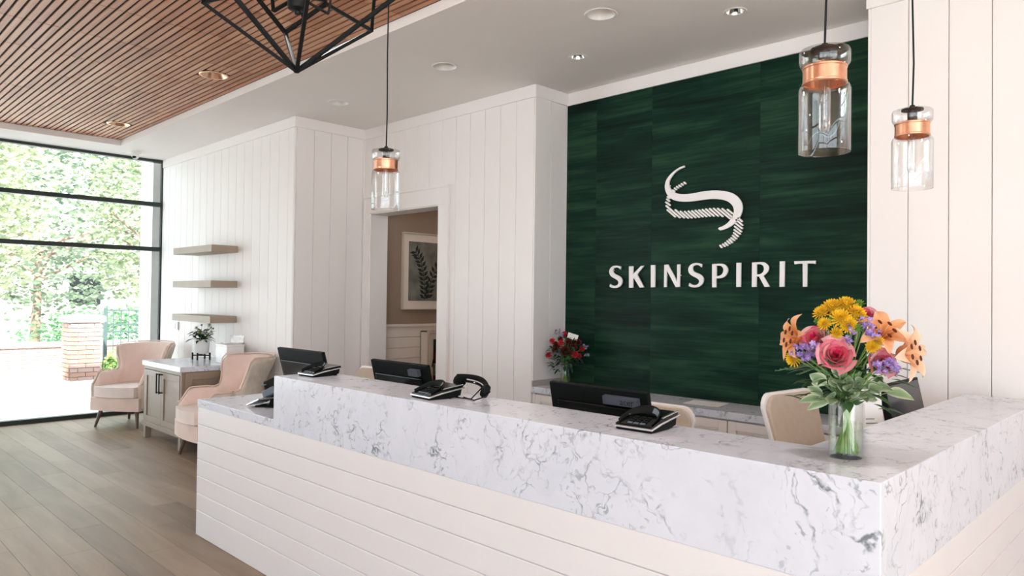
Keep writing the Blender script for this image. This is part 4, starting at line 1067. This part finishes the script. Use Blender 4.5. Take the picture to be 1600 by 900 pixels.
# variegated leaves around the neck
G1, G2 = (.20, .31, .15), (.60, .66, .48)
lspots = [(1268, 652), (1280, 655), (1305, 655), (1330, 655), (1318, 610), (1345, 598), (1372, 612), (1378, 635), (1410, 628), (1263, 640), (1275, 622), (1290, 612), (1302, 606), (1283, 636), (1300, 625), (1313, 618), (1296, 648), (1315, 632), (1328, 622), (1340, 612), (1352, 605), (1335, 635), (1348, 628), (1360, 618), (1322, 645), (1345, 645),
          (1360, 635), (1392, 608), (1402, 618), (1385, 620), (1285, 604), (1330, 608), (1270, 606), (1310, 600), (1355, 640)]
for i, (px_, py_) in enumerate(lspots):
    t = rnd.uniform(.02, .085); tip = bp(px_, py_, t); base = neck+(tip-neck)*rnd.uniform(.40, .72)+Vector((0, 0, rnd.uniform(.0, .02)))
    d = (tip-neck).normalized()+Vector((rnd.uniform(-.5, .5), rnd.uniform(-.5, .5), rnd.uniform(-.15, .75))); L = rnd.uniform(.050, .078); m = MB(); lat = d.cross(TV+Vector((rnd.uniform(-.6, .6), rnd.uniform(-.6, .6), rnd.uniform(-.4, .4))))
    leaf_mesh(m, base, d, L, rnd.uniform(.026, .036), lerp(G1, (.30, .42, .22), rnd.random()*.5), G2, rnd.uniform(.3, .95), 8, .2, side=lat if lat.length > .01 else None)
    if i % 2:
        d2 = d+Vector((rnd.uniform(-1, 1), rnd.uniform(-1, 1), rnd.uniform(-.5, .5))); leaf_mesh(m, base, d2, L*.8, .027, lerp(G1, (.16, .26, .12), rnd.random()), G2, .6, 7, .2)
    m.cur = G1; m.tube([neck*0.98, base], .0014, 5)
    m.build('leaf', MT['leafcol'], bq, smooth=True, col=True, fixn=False)
# dark filler greenery and fern fronds
D1, D2 = (.018, .06, .022), (.06, .14, .05)
for i in range(110):
    a = rnd.uniform(0, 2*PI); rr = rnd.uniform(.01, .115); hh = rnd.uniform(.16, .29)-rr*.45
    o_ = Vector((rr*math.cos(a), rr*math.sin(a), hh))-TV*.035; m = MB()
    leaf_mesh(m, o_, Vector((math.cos(a), math.sin(a), rnd.uniform(-.2, .9))), rnd.uniform(.05, .085), rnd.uniform(.018, .03), lerp(D1, D2, rnd.random()), D2, .5, 6)
    m.build('leaf', MT['leafcol'], bq, smooth=True, col=True, fixn=False)
for (px_, py_, t) in ((1213, 600, .03), (1232, 598, .05), (1248, 604, .07), (1430, 592, .0), (1400, 590, .03)):
    tip = bp(px_, py_, t); s0 = neck+Vector((0, 0, .05)); m = MB(); m.cur = (.12, .22, .10); mid = s0.lerp(tip, .55)+Vector((0, 0, .035))
    path = [s0.lerp(mid, q/5) for q in range(5)]+[mid.lerp(tip, q/6) for q in range(7)]
    m.tube(path, .0011, 5); dr = (tip-s0).normalized()
    for q in range(3, 12):
        for sgn in (-1, 1): leaf_mesh(m, path[q], dr+TV*.8*sgn+UV*.25*sgn, .026-.0013*q, .008, (.12, .22, .11), (.28, .38, .22), .3, 5)
    m.build('fern_frond', MT['leafcol'], bq, smooth=True, col=True, fixn=False)
for i in range(15):
    a = 2*PI*i/15*2; f = Vector((.03*math.cos(a), .03*math.sin(a), .002)); e = Vector((-.018*math.cos(a+.4), -.018*math.sin(a+.4), .15))
    MB().tube([f, f.lerp(e, .5)+Vector((.004, 0, 0)), e, e+Vector((-.02*math.cos(a), -.02*math.sin(a), .10))], .0042 if i % 2 else .003, 7).build('stem', MT['stem'], bq, smooth=True)

# small bouquet on the credenza
QB = Vector((-3.735, 4.40, CZ))
v2 = thing('flared_vase', 'small clear flared glass vase on the credenza beside the white corner', 'vase', QB)
MB().lathe([(.0, 0), (.034, 0), (.038, .006), (.040, .06), (.032, .12), (.030, .15), (.042, .20), (.0405, .2005), (.0285, .15), (.0305, .12), (.0385, .06), (.035, .010), (.0, .008)], n=28).build('glass', MT['vase'], v2, smooth=True, fixn=False)
MB().lathe([(.0, .009), (.035, .011), (.038, .06), (.033, .105), (.0, .106)], n=24).build('water', MT['water'], v2, smooth=True)
rd = thing('red_bouquet', 'small bouquet of red carnations and dark roses with a white card', 'flowers', QB+Vector((0, 0, .01)))
K2 = .0051; RV, TV = Vector((.762, .647, 0)), Vector((.647, -.762, 0))
def qp(px, py, t=0): return RV*(px-882)*K2 + UV*(598-py)*K2 + TV*t
neck = Vector((0, 0, .17))
for px_, py_, t, R, kd in ((862, 530, .05, .030, 'c'), (875, 532, .08, .030, 'c'), (896, 549, .08, .034, 'c'), (857, 552, .04, .030, 'c'), (907, 541, .04, .026, 'c'), (880, 519, .01, .026, 'c'),
                           (883, 544, .10, .048, 'r'), (868, 536, .06, .036, 'r'), (900, 530, .03, .040, 'r'), (882, 520, .0, .036, 'r'), (887, 531, .05, .028, 'r'), (866, 543, .07, .03, 'r'), (895, 538, .06, .03, 'r'), (874, 526, .05, .026, 'r'), (903, 552, .03, .022, 'c')):
    p = qp(px_, py_, t); d = dirv((px_-882)*.015, (560-py_)*.012, .8)
    mm = mum_mesh(R, (.60, .01, .03), (.80, .05, .09), .7, 60) if kd == 'c' else rose_mesh(R*.8, (.10, .008, .006), (.12, .02, .012), (.15, .025, .015), 5)
    if kd == 'c':
        mm.c = [lerp(c, (.85, .55, .45), .0) for c in mm.c]
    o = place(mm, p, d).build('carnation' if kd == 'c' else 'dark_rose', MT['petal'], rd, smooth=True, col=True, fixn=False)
    stemto(p, o, .0022, Vector((rnd.uniform(-.02, .02), rnd.uniform(-.02, .02), .004)))
for px_, py_, t in ((872, 547, .07), (876, 521, .05), (913, 537, .05), (914, 550, .05), (870, 515, .02)):
    c0 = qp(px_, py_, t); pts = [c0+Vector((rnd.uniform(-.02, .02), rnd.uniform(-.02, .02), rnd.uniform(-.02, .02))) for _ in range(9)]
    floret_cluster(pts, .012, (.22, .14, .34), (.45, .46, .55), (.6, .62, .64)).build('filler_floret', MT['petal'], rd, col=True, fixn=False)
for i in range(190):
    a = rnd.uniform(0, 2*PI); rr = rnd.uniform(.0, .13); hh = rnd.uniform(.20, .40)-rr*.75
    m = MB(); leaf_mesh(m, (rr*math.cos(a), rr*math.sin(a), hh), Vector((math.cos(a), math.sin(a), rnd.uniform(-.6, .9))), rnd.uniform(.05, .09), rnd.uniform(.018, .032), lerp((.012, .045, .02), (.04, .10, .05), rnd.random()), (.06, .13, .07), .5, 5)
    m.build('leaf', MT['leafcol'], rd, smooth=True, col=True, fixn=False)
for i in range(7):
    a = 2*PI*i/7; f = Vector((.024*math.cos(a), .024*math.sin(a), .002)); e = Vector((-.015*math.cos(a), -.015*math.sin(a), .17))
    MB().tube([f, e, e+Vector((-.03*math.cos(a), -.03*math.sin(a), .08))], .003, 6).build('stem', MT['stem'], rd, smooth=True)
cp = qp(893, 522, .03)
MB().obox(cp, RV*.040-UV*.012, (UV*.022+RV*.006), TV*.0006).build('card', MT['paper'], rd)
MB().tube([cp-UV*.015-TV*.001, neck], .0015, 5).build('card_stick', MT['stem'], rd)

# flower pot and the small things on the side cabinet
PB_ = Vector((-7.76, 3.16, KZ))
ps = thing('pot_stand', 'low black plant stand under the white pot on the side cabinet', 'stand', PB_)
for k in range(4):
    a = PI/4+k*PI/2; c, s = math.cos(a), math.sin(a)
    MB().bar((c*.092, s*.092, 0), (c*.092, s*.092, .075), .014).build('leg', MT['black_metal'], ps)
m = MB()
for k in range(2):
    a = PI/4+k*PI/2; c, s = math.cos(a), math.sin(a); m.bar((c*.092, s*.092, .045+k*.012), (-c*.092, -s*.092, .045+k*.012), .012)
m.build('cross_bar', MT['black_metal'], ps)
pt = thing('plant_pot', 'white round flower pot on a black stand, on the side cabinet', 'pot', PB_+Vector((0, 0, .0635)))
MB().lathe([(.0, 0), (.070, 0), (.080, .012), (.084, .15), (.080, .153), (.076, .15), (.074, .03), (.0, .03)], n=32).build('pot', MT['white_plastic'], pt, smooth=True)
MB().lathe([(.0, .14), (.0755, .138)], n=24).build('soil', MT['soil'], pt)
pl = thing('potted_flowers', 'dark leafy plant with white dark-eyed flowers in the white pot', 'flowers', PB_+Vector((0, 0, .205)))
for i in range(95):
    a = rnd.uniform(0, 2*PI); rr = rnd.uniform(.0, .09); hh = rnd.uniform(.0, .10)
    m = MB(); leaf_mesh(m, (rr*math.cos(a), rr*math.sin(a), hh), Vector((math.cos(a), math.sin(a), rnd.uniform(-.35, 1.1))), rnd.uniform(.06, .10), rnd.uniform(.025, .04), lerp((.008, .032, .018), (.03, .09, .04), rnd.random()), (.04, .12, .05), .5, 5)
    m.build('leaf', MT['leafcol'], pl, smooth=True, col=True, fixn=False)
K3 = .0065; RV, TV = Vector((.377, .926, 0)), Vector((.926, -.377, 0))
def pp_(px, py, t=0): return RV*(px-302)*K3+UV*(540-py)*K3+TV*t
for px_, py_, c in ((306, 528, 0), (315, 520, 0), (316, 527, 0), (295, 520, 0), (313, 515, 0), (300, 526, 1), (302, 515, 2), (318, 530, 2), (319, 521, 2), (313, 516, 2)):
    p = pp_(px_, py_, .05+.02*(c == 0)); col_ = ((.86, .84, .80), (.45, .55, .06), (.02, .012, .012))[c]
    m = MB(); R = (.032, .026, .016)[c]; m = mum_mesh(R, col_, col_, .5, 26, (.03, .02, .02) if c == 0 else None)
    place(m, p, dirv((px_-302)*.03, .4, .8)).build('bloom', MT['petal'], pl, smooth=True, col=True, fixn=False)
    MB().tube([(0, 0, .0), p*.5, p], .002, 5).build('stem', MT['stem'], pl)
wb_ = thing('white_box', 'plain white box on the side cabinet, behind the near armchair', 'box', (-7.24, 3.24, KZ))
BX(-.13, .13, -.09, .09, 0, .17).build('box', MT['white_plastic'], wb_, bevel=.004); BX(-.134, .134, -.094, .094, .17, .19).build('lid', MT['white_plastic'], wb_, bevel=.004)
MT['acrylic'] = thin_glass('clear acrylic', (.95, .96, .96), .15)
ah = thing('acrylic_holder', 'clear acrylic stand with a pale card, standing behind the white box', 'sign holder', (-7.36, 3.37, KZ), .2)
BX(-.11, .11, -.002, .002, 0, .27).build('clear_sheet', MT['acrylic'], ah); BX(-.11, .11, -.03, .03, 0, .004).build('foot', MT['acrylic'], ah)
BX(-.09, .09, .003, .005, .05, .25).build('card', plain('blush printed card', (.74, .62, .56), .6, var=.12, nscale=20), ah)
gb = thing('glass_bottle', 'small pale bottle standing beside the acrylic stand on the side cabinet', 'bottle', (-7.53, 3.28, KZ))
MB().lathe([(.0, 0), (.036, 0), (.04, .006), (.04, .11), (.018, .135), (.016, .16), (.0, .16)], n=20).build('body', MT['white_plastic'], gb, smooth=True)
MB().lathe([(.0, .16), (.019, .16), (.019, .185), (.0, .187)], n=16).build('cap', MT['silver'], gb, smooth=True)

# ------------------------------------------------------------------ hall: picture, extinguisher cabinet, added lamp
pc = thing('framed_picture', 'cream framed painting of a dark leafy branch on the tan hall wall', 'picture', (HX, 5.15, 1.76))
y0, y1, z0, z1 = 4.683, 5.42, 1.357, 2.193
m = MB(); fw = .012
m.box(HX+.001, HX+.035, y0, y0+fw, z0, z1).box(HX+.001, HX+.035, y1-fw, y1, z0, z1).box(HX+.001, HX+.035, y0+fw, y1-fw, z0, z0+fw).box(HX+.001, HX+.035, y0+fw, y1-fw, z1-fw, z1)
m.build('frame', MT['cream'], pc, world=True, bevel=.002)
BX(HX+.002, HX+.018, y0+fw, y1-fw, z0+fw, z1-fw).build('mat_board', MT['hall_white'], pc, world=True)
BX(HX+.0185, HX+.0195, y0+.085, y1-.085, z0+.095, z1-.095).build('painting', MT['art_bg'], pc, world=True)
lv = MB()
def branch(pts):
    n = len(pts)
    for i in range(n-1):
        a, b_ = Vector(pts[i]), Vector(pts[i+1]); lv.bar((HX+.0200, a.x, a.y), (HX+.0200, b_.x, b_.y), .008, .0012, up=(1, 0, 0))
        d = (b_-a).normalized(); s = Vector((-d.y, d.x))
        for t in (.15, .65):
            q = a.lerp(b_, t)
            for sg in (-1, 1):
                e = q+(d*.6+s*sg*.8)*.088; mm_ = q+(d*.6+s*sg*.8)*.04; w_ = (s*.6-d*sg*.8)*.019
                lv.add([(HX+.0206, q.x, q.y), (HX+.0210, mm_.x+w_.x, mm_.y+w_.y), (HX+.0206, e.x, e.y), (HX+.0210, mm_.x-w_.x, mm_.y-w_.y)], [(0, 1, 2, 3)])
branch([(4.99, 1.46), (4.99, 1.56), (4.985, 1.66), (4.97, 1.76), (4.94, 1.86), (4.90, 1.94), (4.85, 2.0)])
branch([(5.03, 1.47), (5.05, 1.58), (5.09, 1.70), (5.14, 1.80), (5.22, 1.88)])
lv.build('painted_branch', MT['art_leaf'], pc, world=True)
ec = thing('extinguisher_cabinet', 'cream wall cabinet with a glazed door holding a red extinguisher, in the hall', 'cabinet', (HX+.004, 5.14, .80))
ya, yb, za, zb = 4.955, 5.34, .46, 1.125
MB().box(HX+.005, HX+.012, ya, yb, za, zb).box(HX+.005, HX+.13, ya, ya+.012, za, zb).box(HX+.005, HX+.13, yb-.012, yb, za, zb).box(HX+.005, HX+.13, ya, yb, za, za+.012).box(HX+.005, HX+.13, ya, yb, zb-.012, zb).build('body', MT['hall_white'], ec, world=True)
BX(HX+.0125, HX+.016, ya+.013, yb-.013, za+.013, zb-.013).build('lining', MT['dark_in'], ec, world=True)
m = MB(); m.box(HX+.13, HX+.148, ya-.012, ya+.012, za-.012, zb+.012).box(HX+.13, HX+.148, yb-.012, yb+.012, za-.012, zb+.012).box(HX+.13, HX+.148, ya+.012, yb-.012, zb-.03, zb+.012).box(HX+.13, HX+.148, ya+.012, yb-.012, za-.012, za+.03)
m.build('frame', MT['cream'], ec, world=True, bevel=.002)
m = MB(); x0, x1 = HX+.140, HX+.154
m.box(x0, x1, ya+.015, ya+.062, za+.034, zb-.034).box(x0, x1, yb-.062, yb-.015, za+.034, zb-.034).box(x0, x1, ya+.062, yb-.062, zb-.09, zb-.034).box(x0, x1, ya+.062, yb-.062, za+.034, za+.09)
dr_ = m.build('door', MT['cream'], ec, world=True, bevel=.002)
BX(x0+.004, x0+.008, ya+.062, yb-.062, za+.09, zb-.09).build('pane', MT['pane'], dr_).matrix_parent_inverse = Matrix.Translation(-ec.location)
MB().bar((x1+.014, ya+.035, .735), (x1+.014, ya+.055, .82), .008).build('handle', MT['black_metal'], dr_).matrix_parent_inverse = Matrix.Translation(-ec.location)
fe = thing('fire_extinguisher', 'red fire extinguisher with a printed label behind the glazed door', 'extinguisher', (HX+.075, 5.145, za+.012))
MB().lathe([(.0, 0), (.05, 0), (.052, .01), (.052, .36), (.045, .40), (.02, .425), (.018, .44), (.0, .44)], n=24).build('cylinder', MT['red'], fe, smooth=True)
MB().lathe([(.0525, .16), (.0525, .29)], n=24).build('label', MT['paper'], fe, smooth=True)
MB().lathe([(.018, .438), (.022, .45), (.022, .475), (.0, .48)], n=14).build('valve', MT['black_plastic'], fe, smooth=True)
MB().bar((0, .0, .47), (0, -.09, .49), .014, .008).bar((0, 0, .485), (0, -.09, .515), .014, .008).build('lever', MT['black_plastic'], fe)
MB().tube([(.0, .02, .465), (.0, .055, .44), (.01, .06, .33), (.02, .058, .20)], .008, 8).build('hose', MT['black_plastic'], fe, smooth=True)
# unseen ceiling lamp, added because the hall needs light
hl = thing('added_hall_downlight', 'added unseen ceiling downlight in the hall behind the doorway', 'light', (-5.45, 5.6, 2.75))
MB().lathe([(.0, -.012), (.075, -.012), (.085, -.006), (.085, -.0005)], n=28).build('rim', MT['white_plastic'], hl, smooth=True)
l = bpy.data.lights.new('added_hall_bulb', 'AREA'); l.shape = 'DISK'; l.size = .14; l.energy = 3; l.color = (1, .80, .62)
o = bpy.data.objects.new('added_hall_bulb', l); COL.objects.link(o); o.location = (-5.45, 5.6, 2.733)

# ------------------------------------------------------------------ outside
gb_ = MB(); gb_.box(-60, XW-.1, -40, 40, -.25, -.03); gb_.box(XW-.1, 40, -40, YF-.1, -.25, -.03); gb_.box(XE+.11, 40, YF-.1, 40, -.25, -.03)
struct(gb_.build('ground', MT['paving']))
struct(BX(XW-.09, XW-.02, -4.5, YA, -.03, .0).build('trim_8', MT['black_frame']))
op = BX(XW-.55, XW-.12, YA-.09, YA+.5, -.03, 3.9).build('wall_outer_return', MT['stone']); struct(op)
# brick pier
bpx, bpy_ = -13.62, 3.56; bw = .46
pier = thing('brick_pier', 'pale red brick pier with a cast stone cap, outside the window', 'pillar', (bpx, bpy_, -.03))
BX(-bw/2+.012, bw/2-.012, -bw/2+.012, bw/2-.012, 0, 1.03).build('core', MT['mortar'], pier)
src = {}
zc_ = 0
cr_ = 0
while zc_+.06 < 1.035:
    for face in range(4):
        offs = [-.115, .115] if cr_ % 2 == 0 else [-.1725, 0, .1725]
        for u in offs:
            ln_ = .22 if (cr_ % 2 == 0 or u == 0) else .105
            key = (ln_, rnd.random() < .3)
            if key not in src:
                src[key] = BX(-ln_/2, ln_/2, -.022, 0, 0, .062).build('brick', MT['brick_dark'] if key[1] else MT['brick'], pier)
                o = src[key]
            else: o = dup_mesh(src[key], pier)
            a = face*PI/2; o.rotation_euler = (0, 0, a)
            o.location = (math.cos(a)*u+math.sin(a)*(bw/2-.008), math.sin(a)*u-math.cos(a)*(bw/2-.008), zc_)
    zc_ += .073; cr_ += 1
MB().lathe([(.36, 1.03), (.40, 1.045), (.40, 1.12), (.38, 1.135), (.0, 1.17)], n=4).build('cap', MT['stone'], pier).rotation_euler = (0, 0, PI/4)
MB().lathe([(.36, 0), (.36, .06), (.33, .09)], n=4, caps=True).build('plinth', MT['stone'], pier).rotation_euler = (0, 0, PI/4)
# iron fence
fn_ = thing('iron_fence', 'dark green iron railing beside the brick pier', 'fence', (-14.1, 5.0, -.03))
for y in (-.95, 1.25): BX(-.03, .03, y-.03, y+.03, 0, 1.26).build('post', MT['iron'], fn_)
for z in (1.20, .95, .82, .12): BX(-.018, .018, -.92, 1.22, z, z+.028).build('rail', MT['iron'], fn_)
b0 = None
for k in range(17):
    y = -.82+k*.125
    if b0 is None: b0 = BX(-.008, .008, -.008, .008, .10, 1.215).build('bar', MT['iron'], fn_); b0.location = (0, y, 0)
    else: dup_mesh(b0, fn_, (0, y, 0))
# low brick wall with a pale coping
lw = thing('garden_wall', 'low brick garden wall with a pale coping behind the railing', 'wall', (-16.4, 6.0, -.03))
BX(-.09, .09, -6, 6, 0, .46).build('core', MT['mortar'], lw)
b0 = None; far = MB(); r_ = 0; z = 0.0
while z < .45:
    y = -6+(r_ % 2)*.115
    while y < 5.8:
        if in_view((-16.3, 6+y+.1, z), 0):
            if b0 is None: b0 = BX(.075, .105, 0, .22, 0, .062).build('brick', MT['brick'], lw); b0.location = (0, y, z)
            else: dup_mesh(b0, lw, (0, y, z))
        else: far.box(.075, .105, y, y+.22, z, z+.062)
        y += .23
    z += .073; r_ += 1
tag(far.build('brickwork', MT['brick'], lw), kind='stuff')
BX(-.16, .16, -6.02, 6.02, .46, .54).build('coping', MT['stone'], lw, bevel=.006)

def foliage(cen, rad, n, size, c1, c2, seed, hollow=.5):
    r = random.Random(seed); m = MB(); cx, cy, cz = cen
    for _ in range(n):
        d = Vector((r.gauss(0, 1), r.gauss(0, 1), r.gauss(0, 1))).normalized()*(hollow+(1-hollow)*r.random()**.6)
        lump = 1+.22*math.sin(d.x*7+seed)*math.sin(d.y*6+2*seed)*math.sin(d.z*8)
        p = Vector((cx+d.x*rad[0]*lump, cy+d.y*rad[1]*lump, cz+d.z*rad[2]*lump))
        q = Vector((r.uniform(-1, 1), r.uniform(-1, 1), r.uniform(-.6, .6))).normalized(); u, w = _frame(q); s = size*r.uniform(.6, 1.3)
        c = lerp(c1, c2, r.random())
        m.add([p-u*s*.5, p+w*s*.28, p+u*s*.5-q*s*.1, p-w*s*.28], [(0, 1, 2, 3)], [c]*4)
    return m
def tree(name, label, loc, h, rad, n, c1, c2, seed, size=.17, group='trees outside the window'):
    t = thing(name, label, 'tree', (loc[0], loc[1], -.03), group=group)
    MB().tube([(0, 0, 0), (.05, .03, h*.3), (-.04, .05, h*.6), (.03, 0, h*.95)], [.15, .12, .09, .04], 10).build('trunk', MT['bark'], t, smooth=True)
    br = MB(); r = random.Random(seed)
    for k in range(7):
        a = r.uniform(0, 6.28); z0 = h*r.uniform(.35, .7); br.tube([(0, 0, z0), (math.cos(a)*rad[0]*.4, math.sin(a)*rad[1]*.4, z0+.5), (math.cos(a)*rad[0]*.8, math.sin(a)*rad[1]*.8, z0+1.0)], [.06, .04, .015], 6)
    br.build('branch', MT['bark'], t, smooth=True)
    f = foliage((0, 0, h), rad, n, size, c1, c2, seed).build('foliage', MT['treeleaf'], t, col=True, fixn=False); tag(f, kind='stuff')
    return t
TG = ((.15, .19, .10), (.31, .355, .225)); TG2 = ((.10, .145, .09), (.22, .275, .19)); TG3 = ((.19, .225, .12), (.35, .375, .23))
tree('leafy_tree', 'tall light green leafy tree nearest the window, at the left', (-19.0, 2.2), 3.5, (2.2, 2.1, 2.6), 5200, *TG3, 3)
tree('leafy_tree', 'full mid green leafy tree beyond the railing', (-20.2, 7.2), 3.7, (2.3, 1.9, 2.8), 5600, *TG, 5)
tree('leafy_tree', 'darker green leafy tree farther back between the two lighter ones', (-25.5, 5.4), 4.2, (2.6, 3.4, 3.6), 5200, *TG2, 8, .22)
tree('leafy_tree', 'dark leafy tree farthest right behind the window jamb', (-25.5, 12.0), 4.0, (2.6, 2.8, 3.4), 3800, *TG2, 11, .22)
tree('leafy_tree', 'pale leafy tree at the far left edge of the window', (-20.0, -3.2), 3.8, (2.3, 2.3, 2.6), 3600, *TG, 14)
def shrub(label, loc, rad, n, cols, seed, size=.09, nm='shrub', group='shrubs outside the window'):
    t = thing(nm, label, 'shrub', (loc[0], loc[1], -.03), group=group)
    MB().tube([(0, 0, 0), (.02, 0, rad[2]*.8)], [.03, .015], 6).build('stem', MT['bark'], t)
    tag(foliage((0, 0, rad[2]), rad, n, size, *cols, seed, .35).build('foliage', MT['treeleaf'], t, col=True, fixn=False), kind='stuff')
shrub('dense dark green hedge behind the low garden wall', (-17.6, 5.8), (.55, 2.4, .62), 3400, ((.05, .15, .07), (.16, .30, .14)), 21, .10, 'hedge')
shrub('small leafy plant at the foot of the railing post', (-13.75, 4.15), (.26, .24, .26), 420, ((.10, .20, .05), (.28, .40, .12)), 23, .09)
shrub('low grassy plant behind the railing near the armchair', (-14.6, 4.75), (.3, .4, .2), 420, ((.22, .24, .10), (.38, .38, .20)), 25, .08)
bed = BX(-14.9, -13.5, 3.95, 6.4, -.03, .04).build('planting_bed', MT['soil']); struct(bed)
# house far behind the trees
hs_ = thing('far_house', 'pale stucco house with a grey roof far behind the trees', 'house', (-33, 8, -.03))
BX(-3, 3, -9, 9, 0, 3.0).build('wall', MT['house'], hs_)
MB().prism([[(-3.5, 3.0), (3.5, 3.0), (0, 4.6)]], lambda x, z, d: Vector((x, -9.3+d, z)), 18.6).build('roof', MT['roof'], hs_)
for k in range(5):
    f = BX(3.0, 3.05, -7.5+k*3.4, -6.3+k*3.4, 1.0, 2.3).build('window', MT['white_plastic'], hs_)
    BX(3.05, 3.06, -7.42+k*3.4, -6.38+k*3.4, 1.08, 2.22).build('pane', MT['black_gloss'], f)
